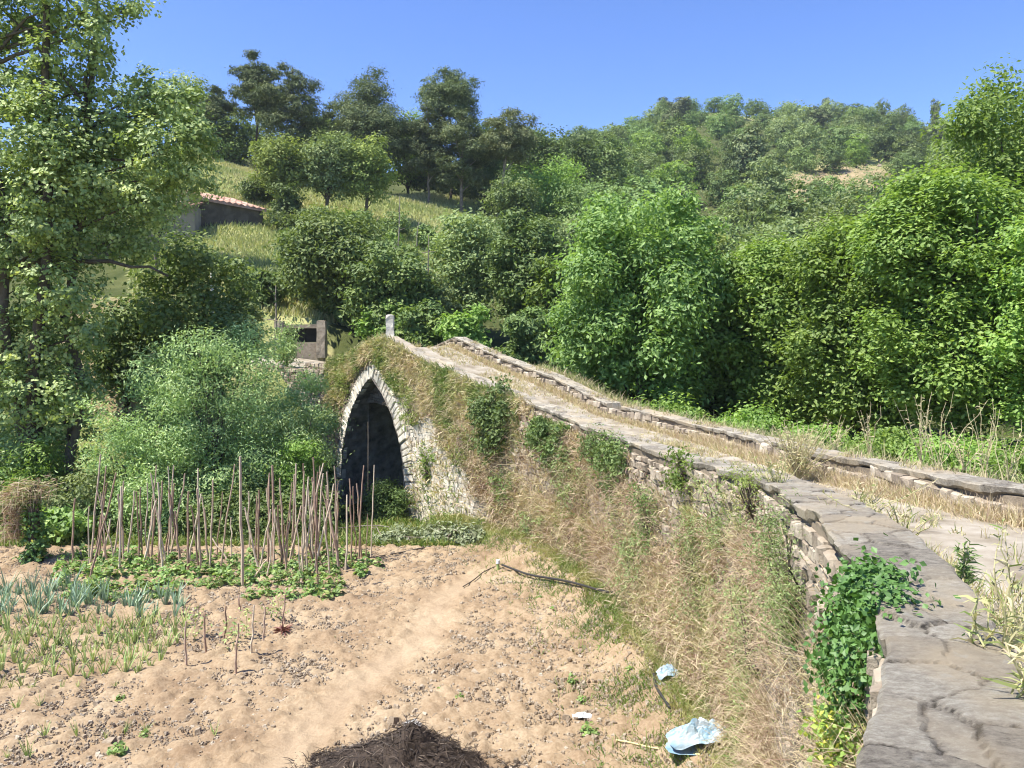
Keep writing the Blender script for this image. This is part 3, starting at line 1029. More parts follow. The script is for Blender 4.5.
# stone post on the crest
def rough_prism(mb, c, w, d, h, r, taper=0.9, n=7, tint=0.6):
    rows_ = []
    for k in range(n):
        t = k / (n - 1)
        s = 1 - (1 - taper) * t
        z = c[2] + h * t
        rr = np.array([[-w, -d], [w, -d], [w, d], [-w, d]]) / 2 * s
        mid = (rr + np.roll(rr, -1, 0)) / 2 * 1.04
        ring_ = np.stack([rr, mid], 1).reshape(-1, 2) + r.normal(0, 0.012, (8, 2))
        rows_.append(np.c_[ring_ + c[:2], np.full(8, z)])
    rows_.append(np.c_[(rows_[-1][:, :2] - c[:2]) * 0.5 + c[:2], np.full(8, c[2] + h + 0.02)])
    rows_.append(np.c_[(rows_[-1][:, :2] - c[:2]) * 0.05 + c[:2], np.full(8, c[2] + h + 0.02)])
    V = np.concatenate(rows_)
    k = np.arange(8)
    F = np.concatenate([np.stack([k + i * 8, (k + 1) % 8 + i * 8, (k + 1) % 8 + (i + 1) * 8, k + (i + 1) * 8], 1) for i in range(len(rows_) - 1)])
    mb.add(V, F, tint)


pc, _ = LN.at(LN.near((-4.45, 27.6)), -0.3)
mb = MB(); rough_prism(mb, np.array([0, 0, 0.0]), 0.27, 0.24, 0.80, r)
tag(mb.build('stone_post', M['ring_stone'], loc=(pc[0], pc[1], 5.36)), 'upright pale stone post standing on the crest of the bridge parapet', 'stone post')

# small stone basin front with two pillars beyond the bridge
c0 = at(301, 352, 38)
fx = empty('wayside_fountain', (c0[0], c0[1], ground_z(c0[0], c0[1]) ), 'low stone structure with two square pillars and a dark opening beyond the bridge', 'stone structure')
fz = 4.75 - fx.location.z
bs = MB(); V, F = box((0, 0.1, fz / 2 + 0.22), (2.2, 0.5, abs(fz) + 0.45)); bs.add(V, F, 0.3); bs.build('base_wall', M['masonry'], fx)
for sx_ in (-1.0, 1.0):
    mb = MB(); rough_prism(mb, np.array([sx_, -0.05, fz - 0.3]), 0.42, 0.42, 1.75, r, 0.96, tint=0.35); mb.build('pillar', M['masonry'], fx)
mb = MB(); V, F = box((0, 0, fz + 1.20), (1.6, 0.36, 0.18)); mb.add(V, F, 0.2); mb.build('lintel', M['masonry'], fx)
mb = MB(); V, F = box((0, 0.16, fz + 0.78), (1.6, 0.05, 0.66)); mb.add(V, F, 0.0)
for kx in (-0.35, 0.15):
    V, F = box((kx, 0.11, fz + 0.78), (0.05, 0.05, 0.66)); mb.add(V, F, 0.2)
M['darkpanel'] = solid_mat('dark_panel', [(0, (0.02, 0.022, 0.02)), (1, (0.06, 0.06, 0.05))], 3, 0.3, 10)
mb.build('panel', M['darkpanel'], fx)

# the barn on the slope
b0 = np.array([at(197, 220, 62)[0], 62.0]); bz = ground_z(b0[0], b0[1]) - 0.5
barn = empty('stone_barn', (b0[0], b0[1], bz), 'small stone barn with a red tile roof on the meadow slope', 'barn')
tz = at(197, 199, 62)[2] - bz           # eave height at the near corner
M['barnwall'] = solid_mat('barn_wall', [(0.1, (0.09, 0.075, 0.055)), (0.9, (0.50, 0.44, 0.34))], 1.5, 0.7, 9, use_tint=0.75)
M['tile'] = solid_mat('roof_tile', [(0.1, (0.20, 0.11, 0.08)), (0.5, (0.34, 0.20, 0.14)), (0.9, (0.50, 0.36, 0.28))], 3, 0.5, 8, use_tint=0.6)
uR = unit(np.array([0.93, 0.52])); uL = unit(np.array([-0.80, 0.62]))       # the two walls seen from the corner
LR, LL = 5.0, 4.2
z_r = at(250, 212, 64.5)[2] - bz
P0 = np.zeros(2); P1 = uR * LR; P3 = uL * LL; P2 = P1 + P3
mb = MB()
hts = [tz, z_r, z_r + 1.3, tz + 1.4]
for (a, b, ha, hb) in ((P0, P1, hts[0], hts[1]), (P1, P2, hts[1], hts[2]), (P2, P3, hts[2], hts[3]), (P3, P0, hts[3], hts[0])):
    nrm = unit(np.array([-(b - a)[1], (b - a)[0]])) * 0.25
    V = np.array([[*a, -1], [*b, -1], [*b, hb], [*a, ha], [*(a + nrm), -1], [*(b + nrm), -1], [*(b + nrm), hb], [*(a + nrm), ha]])
    mb.add(V, [[0, 1, 2, 3], [4, 7, 6, 5], [3, 2, 6, 7], [0, 3, 7, 4], [1, 5, 6, 2]], 1.0 if a is P3 else 0.0)  # sun and shade put into the tint: sunlit left wall pale, others dark
mb.build('wall', M['barnwall'], barn)
mb = MB()
nr = 12
for i in range(nr):      # tile rows as half round ridges running down the slope
    t0, t1 = i / nr, (i + 0.95) / nr
    for k in range(6):
        s0_, s1_ = k / 6, (k + 1.08) / 6
        def RP(u, v, up):
            p = (P0 - 0.25 * uR - 0.3 * uL) + uR * (LR + 0.5) * u + uL * (LL + 0.6) * v
            z = hts[0] + (hts[1] - hts[0]) * u + (hts[3] - hts[0]) * v + 0.06 + up
            return [p[0], p[1], z]
        tt = r.uniform(0, 1)
        up0 = 0.05
        V = [RP(t0, s0_, 0.07), RP((t0 + t1) / 2, s0_, 0.17), RP(t1, s0_, 0.07), RP(t0, s1_, 0.05), RP((t0 + t1) / 2, s1_, 0.14), RP(t1, s1_, 0.05),
             RP(t0, s0_, 0.0), RP((t0 + t1) / 2, s0_, -0.02), RP(t1, s0_, 0.0)]
        mb.add(V, [[0, 1, 4, 3], [1, 2, 5, 4], [6, 7, 1, 0], [7, 8, 2, 1]], tt)
V = [RP(0, 0, 0), RP(1, 0, 0), RP(1, 1, 0), RP(0, 1, 0), RP(0, 0, -0.12), RP(1, 0, -0.12), RP(1, 1, -0.12), RP(0, 1, -0.12)]
mb.add(V, [[0, 1, 2, 3], [4, 7, 6, 5], [0, 4, 5, 1], [1, 5, 6, 2], [2, 6, 7, 3], [3, 7, 4, 0]], 0.7)
mb.build('roof', M['tile'], barn)
# lower outbuilding to its left
b1 = np.array([at(168, 225, 60)[0], 61.0]); b1z = ground_z(*b1) - 0.5
ob = empty('outbuilding', (b1[0], b1[1], b1z), 'pale walled outbuilding with a red roof half hidden by the poplar', 'outbuilding')
oh = at(168, 207, 61)[2] - b1z
mb = MB(); V, F = box((0, 0, oh / 2 - 0.5), (3.6, 2.4, oh + 1.0), 0.15); mb.add(V, F); mb.build('wall', M['barnwall'], ob)
mb = MB()
for i in range(14):
    V, F = box((-1.95 + i * 0.3, 0, oh + 0.22 + 0.02 * (i % 2)), (0.24, 3.0, 0.14), 0.15); 
    V[:, 2] += V[:, 1] * 0.25
    mb.add(V, F, r.uniform(0, 1))
mb.build('roof', M['tile'], ob)

# concrete post among the bushes on the left
p = at(212, 302, 34)
M['concrete'] = solid_mat('concrete', [(0.2, (0.45, 0.45, 0.42)), (0.8, (0.66, 0.65, 0.62))], 4, 0.3, 25)
gz = float(ground_z(p[0], p[1]))
mb = MB(); V, F = tube([[0, 0, -0.3], [0, 0, 0.5], [0, 0, at(0, 268, 34)[2] - gz]], [0.09, 0.085, 0.07], 8); mb.add(V, F)
tag(mb.build('concrete_post', M['concrete'], loc=(p[0], p[1], gz)), 'slim pale concrete post rising between the dark trees on the left', 'post')

# ------------------------------------------------------------------ vegetation builders
def crown(mb, blobs, n, L, W, r, clump=0.35, per=22, up=0.55, shell=0.55, mat=0, dens=None, hang=0.0, wild=0.42):
    """leaf clumps through a set of ellipsoid lobes (cx,cy,cz,rx,ry,rz)"""
    B = np.array(blobs, float)
    wgt = (B[:, 3] * B[:, 4] * B[:, 5]) ** (2 / 3)
    nc = max(1, n // per)
    i = r.choice(len(B), nc, p=wgt / wgt.sum())
    d = unit(r.normal(0, 1, (nc, 3)))
    rad = shell + (1.08 - shell) * r.random(nc) ** 0.6
    C = B[i, :3] + d * B[i, 3:] * rad[:, None]
    ct = r.uniform(0, 1, nc)
    k = np.repeat(np.arange(nc), per)
    m = len(k)
    size = clump * r.uniform(0.6, 1.5, nc)[k][:, None]
    off = r.normal(0, 1, (m, 3)) * size * np.array([1, 1, 0.55])
    P = C[k] + off
    if hang:
        P[:, 2] -= hang * r.random(m) * size[:, 0]
    N = d[k] * 0.8 + np.array([0, 0, up]) + r.normal(0, wild, (m, 3))
    V, F = leaves(P, N, L, W, r)
    t = np.clip(0.65 * ct[k] + 0.35 * r.random(m), 0, 1)
    mb.add(V, F, np.repeat(t, 4), mat)
    return C


def lobes(h0, h1, rad, n, r, frac=0.42, top=0.75, ecc=1.0, skew=(0, 0)):
    """lobes filling an egg shaped crown from height h0 to h1"""
    out_ = []
    hc, hh = (h0 + h1) / 2, (h1 - h0) / 2
    for k in range(n):
        z = -0.85 + 1.75 * (k + 0.5) / n
        w = math.sqrt(max(0.05, 1 - (z * (1.0 if z < 0 else top * 1.05)) ** 2)) * rad
        a = k * 2.4 + r.uniform(-0.5, 0.5)
        s = rad * frac * r.uniform(0.6, 1.3)
        q = max(0.15 * w, w * 1.05 - s * 0.9) * r.uniform(0.6, 1.1)
        out_.append([q * math.cos(a) + skew[0] * (z + 1) / 2, q * math.sin(a) * ecc + skew[1] * (z + 1) / 2, hc + z * (hh - s * 0.45), s, s * ecc, s * 0.8])
    out_.append([skew[0] * .5, skew[1] * .5, hc, rad * 0.5, rad * 0.5, hh * 0.6])
    return out_


def limbs(mb, base, blobs, r0, r, hfork=0.35, top=None, wob=0.05, nl=None, mat=0):
    B = np.array(blobs)
    top = top if top is not None else B[:, 2].max() * 0.8
    tp = np.array([B[:, 0].mean() * 0.6, B[:, 1].mean() * 0.6, top])
    n = 9
    P = bent(base, tp, 0, n, wob * top * 0.2, r)
    V, F = tube(P, np.linspace(r0, r0 * 0.18, n), 8)
    mb.add(V, F, r.random(), mat)
    sel = np.arange(len(B)) if nl is None else r.choice(len(B), min(nl, len(B)), replace=False)
    for i in sel:
        zt = B[i, 2]
        f = np.clip((zt / max(top, 0.1)) * 0.6, hfork * 0.7, 0.85)
        k = int(f * (n - 1))
        a = P[k]
        V, F = tube(bent(a, B[i, :3], B[i, 3] * 0.15, 6, 0.03 * top * 0.4, r), np.linspace(r0 * (1 - f) * 0.55 + 0.01, r0 * 0.07 + 0.005, 6), 5)
        mb.add(V, F, r.random(), mat)


def tree(name, label, cat, X, Y, hgt, rad, leafmat, n, L, W, seed, trunk=0.14, h0=0.15, nl=12, clump=None, per=22, group=None,
         z=None, bark='bark', blobs=None, ecc=1.0, skew=(0, 0), frac=0.42, up=0.55, shell=0.5, sink=0.1, hang=0.0):
    r = np.random.default_rng(seed)
    z = float(ground_z(X, Y)) if z is None else z
    o = empty(name, (X, Y, z - sink), label, cat, group)
    bl = blobs if blobs is not None else lobes(hgt * h0, hgt, rad, nl, r, frac, ecc=ecc, skew=skew)
    mb = MB(); limbs(mb, (0, 0, -0.2), bl, trunk, r, nl=10)
    mb.build('trunk', M[bark], o, smooth=True)
    mb = MB(); crown(mb, bl, n, L, W, r, clump or rad * 0.13, per, up=up, shell=shell, hang=hang)
    mb.build('crown', M[leafmat], o)
    return o


def shrub_part(name, label, cat, X, Y, hgt, rad, leafmat, n, L, W, seed, **kw):
    return tree(name, label, cat, X, Y, hgt, rad, leafmat, n, L, W, seed, trunk=kw.pop('trunk', 0.05), h0=kw.pop('h0', 0.0), **kw)


def px_tree(fn, name, label, cat, px, pytop, wpx, Y, leafmat, n, seed, leafpx=4.0, asp=0.5, **kw):
    """a tree standing on the ground at the place seen at px and depth Y, its height and width taken from the photograph"""
    X = (px - 512) / FPX * Y
    zt = EYE - (pytop - 340) / FPX * Y
    z = float(ground_z(X, Y))
    h = zt - z
    L = leafpx * Y / FPX
    return fn(name, label, cat, X, Y, max(h, 0.8), wpx / 2 * Y / FPX, leafmat, n, L, L * asp, seed, **kw)


# ---- trees close behind the bridge on the right
px_tree(tree, 'walnut_tree', 'bright green broad-leaved tree standing alone right behind the middle of the bridge', 'tree', 640, 178, 175, 27, 'walnut', 60000, 101,
        leafpx=5.4, asp=0.5, trunk=0.24, h0=0.02, nl=40, frac=0.25, clump=0.25, shell=0.6, per=16, hang=0.8)
px_tree(tree, 'walnut_tree', 'lower bright green tree with drooping leaves between the tall walnut and the hazels', 'tree', 715, 255, 130, 28.5, 'walnut', 38000, 102,
        leafpx=5.4, asp=0.5, trunk=0.2, h0=0.0, nl=30, frac=0.26, clump=0.25, shell=0.6, per=16, hang=0.6)
px_tree(tree, 'hazel_tree', 'mid green tree with layered boughs behind the far parapet right of the walnuts', 'tree', 790, 232, 150, 27, 'bright', 52000, 103,
        leafpx=5, asp=0.6, trunk=0.18, h0=0.0, nl=44, frac=0.24, clump=0.24, shell=0.6, per=18, up=1.0)
px_tree(tree, 'hazel_tree', 'dense green tree with a dark hollow at its foot near the right of the road', 'tree', 862, 205, 150, 24, 'bright', 56000, 104,
        leafpx=5, asp=0.6, trunk=0.2, h0=0.0, nl=44, frac=0.24, clump=0.24, shell=0.6, per=18, up=1.0)
px_tree(tree, 'hazel_tree', 'large light green tree with flat tiers of leaves leaning over the right hand parapet', 'tree', 950, 158, 175, 21, 'bright', 74000, 105,
        leafpx=5.4, asp=0.6, trunk=0.2, h0=0.04, nl=44, frac=0.24, clump=0.24, shell=0.6, per=18, up=1.1)
px_tree(tree, 'chestnut_tree', 'tallest tree at the right edge, its crown reaching high against the sky', 'tree', 1052, 55, 225, 25, 'bright', 64000, 106,
        leafpx=5.4, asp=0.5, trunk=0.25, h0=0.25, nl=40, frac=0.26, clump=0.3, per=18, up=0.6)
px_tree(tree, 'hazel_tree', 'green tree at the far right edge growing low behind the roadside weeds', 'tree', 1090, 200, 180, 18, 'bright', 46000, 107,
        leafpx=5.4, asp=0.6, trunk=0.2, h0=0.0, nl=40, frac=0.24, clump=0.24, shell=0.6, per=18, up=1.0)
px_tree(tree, 'willow_tree', 'greyish green rounded tree rising behind the hazels at the foot of the hill', 'tree', 765, 205, 110, 48, 'olive', 15000, 108,
        leafpx=4, asp=0.5, trunk=0.2, nl=18, frac=0.36)
px_tree(tree, 'willow_tree', 'pale green tree with yellow tips peeping over between walnut and hazels', 'tree', 700, 225, 80, 45, 'lime', 9000, 109,
        leafpx=4, asp=0.5, trunk=0.2, nl=14, frac=0.36)
px_tree(tree, 'willow_tree', 'pale olive tree behind the tall hazel crowns at the right', 'tree', 850, 185, 100, 50, 'olive', 12000, 110, leafpx=4, trunk=0.2, nl=16)
for k, (px, pt, w, Y) in enumerate([(585, 378, 70, 25.5), (660, 395, 90, 23.5), (745, 405, 90, 21), (815, 425, 70, 18), (885, 440, 80, 16), (960, 440, 90, 14), (1030, 455, 90, 12.5), (620, 360, 90, 30)]):
    labs = ['small green shrub below the walnut crown beside the gap in the parapet', 'leafy undergrowth bush hanging over the parapet under the tall walnut',
            'leafy bush between the two walnut trees and the hazels, just over the parapet', 'low weedy bush with pale leaves topping the parapet by the tall grass tuft',
            'low leafy bush in the shade behind the straw covered parapet', 'rounded low bush behind the parapet in front of the dark hazel hollow',
            'rightmost low bush behind the roadside parapet', 'shaded bush filling the foot of the tall walnut']
    px_tree(shrub_part, 'bush', labs[k], 'bush', px, pt, w, Y, 'bright', 5000, 120 + k, leafpx=5, asp=0.5, nl=9, clump=0.16)

# ---- middle trees between the bridge and the meadow
mid = [
    (338, 212, 105, 41, 'dark', 20000, 'dense dark green tree behind the crest post, left of two', 5),
    (388, 238, 85, 39, 'dark', 16000, 'dark green tree behind the crest post, right of two', 5),
    (300, 225, 50, 44, 'oak', 8000, 'narrow green tree at the left end of the dark hedge trees', 4.5),
    (468, 205, 80, 46, 'olive', 14000, 'grey green airy tree right of the bare poles', 4.5),
    (528, 205, 80, 43, 'oak', 16000, 'mid green tree with dark gaps left of the tall walnut', 5),
    (505, 222, 40, 52, 'olive', 6000, 'slender pale olive tree squeezed between two green trees', 4),
    (560, 250, 60, 40, 'bright', 9000, 'light green tree touching the left side of the walnut', 5),
    (430, 268, 55, 40, 'olive', 7000, 'thin leaved small tree above the right shoulder of the bridge crest', 4.5),
]
for k, (px, pt, w, Y, lm, n, lab, lp) in enumerate(mid):
    px_tree(tree, 'broadleaf_tree', lab, 'tree', px, pt, w, Y, lm, n, 200 + k, leafpx=lp, nl=18, frac=0.36, trunk=0.2, h0=0.05)
midb = [
    (465, 296, 62, 36, 'bright', 9000, 'bright green round bush behind the far parapet near the crest'),
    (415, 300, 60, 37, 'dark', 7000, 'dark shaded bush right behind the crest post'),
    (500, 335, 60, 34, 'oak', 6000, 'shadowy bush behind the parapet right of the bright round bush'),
    (545, 345, 60, 31, 'olive', 7000, 'grassy pale bush behind the parapet left of the walnut foot'),
    (352, 306, 50, 41, 'dark', 7000, 'dark bush standing behind the landing and left of the crest post'),
    (382, 300, 50, 38, 'bright', 6000, 'sunlit green bush behind the crest post'),
    (240, 300, 50, 38, 'olive', 7000, 'pale bush left of the stone pillars at the far end'),
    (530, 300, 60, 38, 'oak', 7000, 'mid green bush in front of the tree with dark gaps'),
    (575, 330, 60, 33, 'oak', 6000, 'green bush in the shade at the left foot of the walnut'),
]
for k, (px, pt, w, Y, lm, n, lab) in enumerate(midb):
    px_tree(shrub_part, 'bush', lab, 'bush', px, pt, w, Y, lm, n, 230 + k, leafpx=5, nl=9)

# bare dead poles of trees above the crest
for k, (px, pb, pt, Y, lean) in enumerate([(398, 262, 196, 44, 0.1), (412, 292, 222, 42, 0.35), (425, 300, 235, 42, 0.2), (276, 330, 285, 36, 0.0)]):
    X = (px - 512) / FPX * Y; z = float(ground_z(X, Y)); h = EYE - (pt - 340) / FPX * Y - z
    rr = np.random.default_rng(260 + k)
    mb = MB(); P = bent((0, 0, 0), (lean, 0, h), 0, 8, 0.03, rr); V, F = tube(P, np.linspace(0.07, 0.02, 8), 6); mb.add(V, F)
    for j in range(5):
        a = P[rr.integers(3, 7)]
        V, F = tube(bent(a, a + np.array([rr.normal(0, 0.4), rr.normal(0, 0.3), rr.uniform(0.1, 0.5)]), 0, 4, 0.03, rr), np.linspace(0.025, 0.008, 4), 4); mb.add(V, F)
    lab = ['bare grey dead sapling at the lower edge of the meadow', 'tall leaning dead trunk in front of the meadow', 'short dead trunk just right of the tall leaning one', 'thin bare stick behind the stone pillars'][k]
    tag(mb.build('dead_tree', M['pale_bark'], loc=(X, Y, z)), lab, 'dead tree')

# ---- meadow trees
for k, (px, pt, w, Y, lm, n, lab) in enumerate([
        (280, 137, 62, 69, 'lime', 9000, 'yellow green round tree in the meadow, left of three'),
        (327, 131, 66, 70, 'olive', 10000, 'grey green oak in the meadow, middle of three'),
        (366, 135, 58, 71, 'lime', 9000, 'yellow green tree in the meadow, right of three'),
        (288, 180, 34, 66, 'oak', 4000, 'small green shrubby tree at the foot of the left meadow tree'),
        (258, 178, 40, 72, 'dark', 3500, 'dark low tree on the meadow edge right of the barn')]):
    px_tree(tree, 'meadow_tree', lab, 'tree', px, pt, w, Y, lm, n, 270 + k, leafpx=3.4, nl=14, trunk=0.2, h0=0.28 if k < 3 else 0.0)
for k, (px, pt, w, Y) in enumerate([(285, 208, 40, 64), (320, 206, 46, 65), (355, 207, 46, 66), (392, 210, 46, 66), (425, 222, 30, 64), (345, 222, 50, 60), (390, 228, 40, 58)]):
    labs = ['bramble bush left at the foot of the meadow trees', 'bramble bush under the middle meadow oak', 'bramble bush under the right meadow tree', 'dark bramble bush right of the meadow trees',
            'last bramble bush at the right end of the terrace', 'lower bramble bush on the terrace bank', 'lower right bramble bush on the terrace bank']
    px_tree(shrub_part, 'bramble_bush', labs[k], 'bush', px, pt, w, Y, 'dark', 2200, 290 + k, leafpx=3.2, nl=7)  # dark leaved bushes added to give the shaded bank below the trees


# ---- pines along the ridge behind the meadow
def pine(label, px, ptop, pbase, w, Y, seed, lm='needle', crown_from=0.35, lean=0.0, nt=9, n=9000, flat=0.5, bark='bark', tr=0.16):
    r = np.random.default_rng(seed)
    X = (px - 512) / FPX * Y
    z = float(ground_z(X, Y))
    h = EYE - (ptop - 340) / FPX * Y - z
    rad = w / 2 * Y / FPX
    o = empty('pine_tree', (X, Y, z - 0.2), label, 'pine tree')
    bl = []
    for k in range(nt):
        t = (k + 0.5) / nt
        hz = h * (crown_from + (0.97 - crown_from) * t)
        wr = rad * (0.55 + 0.55 * math.sin(math.pi * min(1, t * 0.8 + 0.18))) * (1.0 if t < 0.75 else 0.75)
        for j in range(2):
            a = k * 2.1 + j * 3.1 + r.uniform(-0.5, 0.5)
            q = wr * r.uniform(0.3, 0.65)
            s = wr * r.uniform(0.35, 0.6)
            bl.append([q * math.cos(a) + lean * hz, q * math.sin(a), hz + r.normal(0, h * 0.02), s, s, s * flat])
    mb = MB()
    P = bent((0, 0, 0), (lean * h, 0, h * 0.95), 0, 10, 0.10, r)
    V, F = tube(P, np.linspace(tr, 0.04, 10), 7); mb.add(V, F, r.random())
    for b in bl[::2]:
        k = int(np.clip((b[2] / h - 0.08) * 9, 1, 8))
        V, F = tube(bent(P[k], b[:3], 0.0, 5, 0.05, r), np.linspace(0.07, 0.02, 5), 4); mb.add(V, F, r.random())
    mb.build('trunk', M[bark], o)
    mb = MB(); crown(mb, bl, int(n * 2.6), 0.34, 0.10, r, clump=rad * 0.07, per=20, up=0.7, shell=0.45)
    mb.build('crown', M[lm], o)
    return o


pine('umbrella shaped pine against the sky, leftmost of the ridge pines', 257, 52, 150, 52, 86, 301, crown_from=0.5, n=7000)
pine('feathery pine with spiky top right beside the leftmost umbrella pine', 292, 57, 150, 62, 84, 302, crown_from=0.25, n=9000)
pine('broad dark pine standing in the middle of the ridge above the yellow green meadow trees', 370, 68, 190, 84, 88, 303, crown_from=0.3, n=13000, nt=11)
pine('tall pine with a rounded top above the pale trunks', 450, 66, 195, 62, 90, 304, crown_from=0.62, n=8000)
pine('lower layered pine in front of the tall round topped one', 462, 108, 198, 60, 86, 305, crown_from=0.3, n=9000, bark='pale_bark', tr=0.2)
pine('lanky pine with a pale trunk left of the layered pine', 428, 105, 198, 50, 87, 306, crown_from=0.35, n=7000, bark='pale_bark')
pine('brownish thin pine with a leaning trunk at the right end of the meadow', 497, 104, 198, 58, 85, 307, lm='rusty_needle', crown_from=0.55, lean=0.13, n=6000, bark='pale_bark', tr=0.2)
pine('dark pine showing over the ridge at the left', 215, 84, 150, 48, 92, 308, lm='needle', crown_from=0.2, n=8000)
pine('small dark pine just left of the broad ridge pine', 330, 100, 160, 46, 92, 309, crown_from=0.15, n=7000)
for k, (px, pt, w, Y, lm, n, lab) in enumerate([
        (190, 78, 60, 96, 'dark', 8000, 'dark round tree on the left ridge behind the poplar branches'),
        (235, 112, 50, 92, 'dark', 6000, 'dark tree at the top of the meadow below the umbrella pine'),
        (310, 118, 60, 90, 'oak', 7000, 'green tree filling the ridge below the feathery pine'),
        (408, 112, 60, 94, 'bright', 8000, 'light green tree between the broad pine and the tall pine'),
        (345, 120, 70, 95, 'dark', 7000, 'dark tree behind the meadow oak on the ridge'),
        (485, 118, 50, 96, 'oak', 7000, 'green tree behind the brownish leaning pine'),
        (540, 128, 62, 98, 'oak', 8000, 'round green tree on the skyline right of the leaning pine'),
        (545, 158, 90, 88, 'bright', 10000, 'broad light green tree below the skyline right of the leaning pine'),
        (580, 128, 46, 108, 'oak', 6000, 'skyline tree where ridge and far hill meet'),
        (604, 135, 46, 118, 'dark', 6000, 'dark skyline tree at the low point before the far hill'),
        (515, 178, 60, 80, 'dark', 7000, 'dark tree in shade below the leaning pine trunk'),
        (590, 178, 80, 84, 'oak', 9000, 'full green tree on the lower slope above the walnut'),
        (560, 215, 60, 70, 'olive', 6000, 'pale olive tree on the lower slope left above the walnut'),
        (460, 160, 60, 95, 'dark', 6000, 'dark tree behind the layered pine trunks'),
        (160, 62, 90, 50, 'poplar', 14000, 'silvery tree rising behind the poplar branches at the left'),
        (110, 120, 110, 60, 'dark', 12000, 'dark tree on the slope behind the big poplar'),
        (50, 150, 140, 62, 'dark', 12000, 'dark tree on the slope at the left edge'),
        (425, 145, 50, 96, 'oak', 6000, 'green tree in the gap behind the lanky pine'),
        (275, 128, 60, 96, 'dark', 6000, 'dark tree behind the trunks of the leftmost umbrella pine')]):
    px_tree(tree, 'ridge_tree', lab, 'tree', px, pt, w, Y, lm, n, 320 + k, leafpx=3.2, nl=14, trunk=0.18, h0=0.08, frac=0.4)

# ---- woodland on the far hill: a few kinds, each copied
def small_tree_mesh(seed, lm, n, L, shape):
    r = np.random.default_rng(seed)
    mb = MB()
    bl = lobes(0.05 if shape == 'round' else 0.2, 1.0, 0.50 if shape == 'round' else 0.34, 8, r, 0.5 if shape == 'round' else 0.5)
    V, F = tube([[0, 0, -0.15], [0.01, 0, 0.3], [0, 0.02, 0.8]], [0.03, 0.025, 0.008], 5)
    mb.add(V, F, 0.5, 1)
    crown(mb, bl, n, L, L * 0.6, r, 0.035, 12, up=0.35, shell=0.8, wild=0.28)
    return mb.mesh('hill_tree', [M[lm], M['bark']])


KINDS = [
    ('oak', 'round', 'round mid green oak in the woodland covering the far hill'),
    ('oak', 'round', 'round mid green oak in the woodland covering the far hill'),
    ('dark', 'round', 'round dark green oak in the woodland covering the far hill'),
    ('olive', 'round', 'pale olive tree in the woodland covering the far hill'),
    ('needle', 'tall', 'narrow dark pine in the woodland covering the far hill'),
    ('bright', 'round', 'light green tree in the woodland covering the far hill')]
meshes = [small_tree_mesh(400 + k, lm, 4200, 0.052, sh) for k, (lm, sh, _) in enumerate(KINDS)]
r = np.random.default_rng(33)
nt_count = 0
for Y in [76, 90, 104, 118, 132, 147, 162, 178, 194, 210, 227, 245, 262, 272]:
    step = FPX * (7.6 if Y < 205 else 6.0) / Y
    px = 505 + r.uniform(0, step) + max(0, (110 - Y)) * 1.5
    while px < 1110:
        x0 = px + r.normal(0, step * 0.22); y0 = Y + r.normal(0, 4)
        X = (x0 - 512) / FPX * y0
        z = float(ground_z(X, y0))
        py = 340 - (z - EYE) / y0 * FPX
        px += step * r.uniform(0.75, 1.25)
        if ((x0 - 872) / 38) ** 2 + ((py - 192) / 20) ** 2 < 1 or ((x0 - 806) / 22) ** 2 + ((py - 198) / 22) ** 2 < 1: continue
        if 700 < x0 < 800 and py < 122 and Y > 200: 
            if r.random() < 0.4: continue
        k = r.choice(6, p=[0.27, 0.22, 0.2, 0.17, 0.05, 0.09])
        o = bpy.data.objects.new('hill_tree', meshes[k])
        h = r.uniform(5.0, 10.5) * (1.25 if k == 4 else 1.0) * (0.85 if Y > 200 else 1.0)
        o.location = (X, y0, z - 0.8); o.rotation_euler = (0, 0, r.uniform(0, 6.28))
        o.scale = (h * r.uniform(0.9, 1.25), h * r.uniform(0.9, 1.25), h)
        col.objects.link(o)
        zone = 'near the top of the far hill' if Y > 205 else ('halfway up the far hill' if Y > 140 else 'low on the far hill')
        side = 'left' if x0 < 660 else ('middle' if x0 < 840 else 'right')
        tag(o, KINDS[k][2].replace('in the woodland covering the far hill', zone + ', ' + side + ' of the wood'), 'tree', 'trees covering the far hillside')
        nt_count += 1
for k, (px, pt, w, Y, mi, lab) in enumerate([
        (664, 97, 20, 236, 2, 'dark ball shaped tree alone on the far hill skyline, left shoulder'),
        (714, 97, 26, 262, 0, 'skyline tree left of the bare hilltop'),
        (826, 97, 18, 268, 4, 'small spiky tree on the skyline right of the bare hilltop'),
        (880, 98, 22, 268, 2, 'tall dark tree on the skyline right of the hilltop'),
        (935, 98, 17, 262, 4, 'slim dark tree on the skyline near the tall right tree'),
        (858, 103, 22, 270, 0, 'skyline tree between the small spiky and the tall dark one'),
        (905, 103, 24, 268, 2, 'round skyline tree left of the slim dark one')]):
    X = (px - 512) / FPX * Y; z = float(ground_z(X, Y)); h = EYE - (pt - 340) / FPX * Y - z
    o = bpy.data.objects.new('skyline_tree', meshes[mi]); o.location = (X, Y, z - 0.3)
    s = w * Y / FPX / 1.1; o.scale = (s, s, max(h, 4) + 0.3); o.rotation_euler = (0, 0, k)
    col.objects.link(o); tag(o, lab, 'tree')
print('hill trees', nt_count)

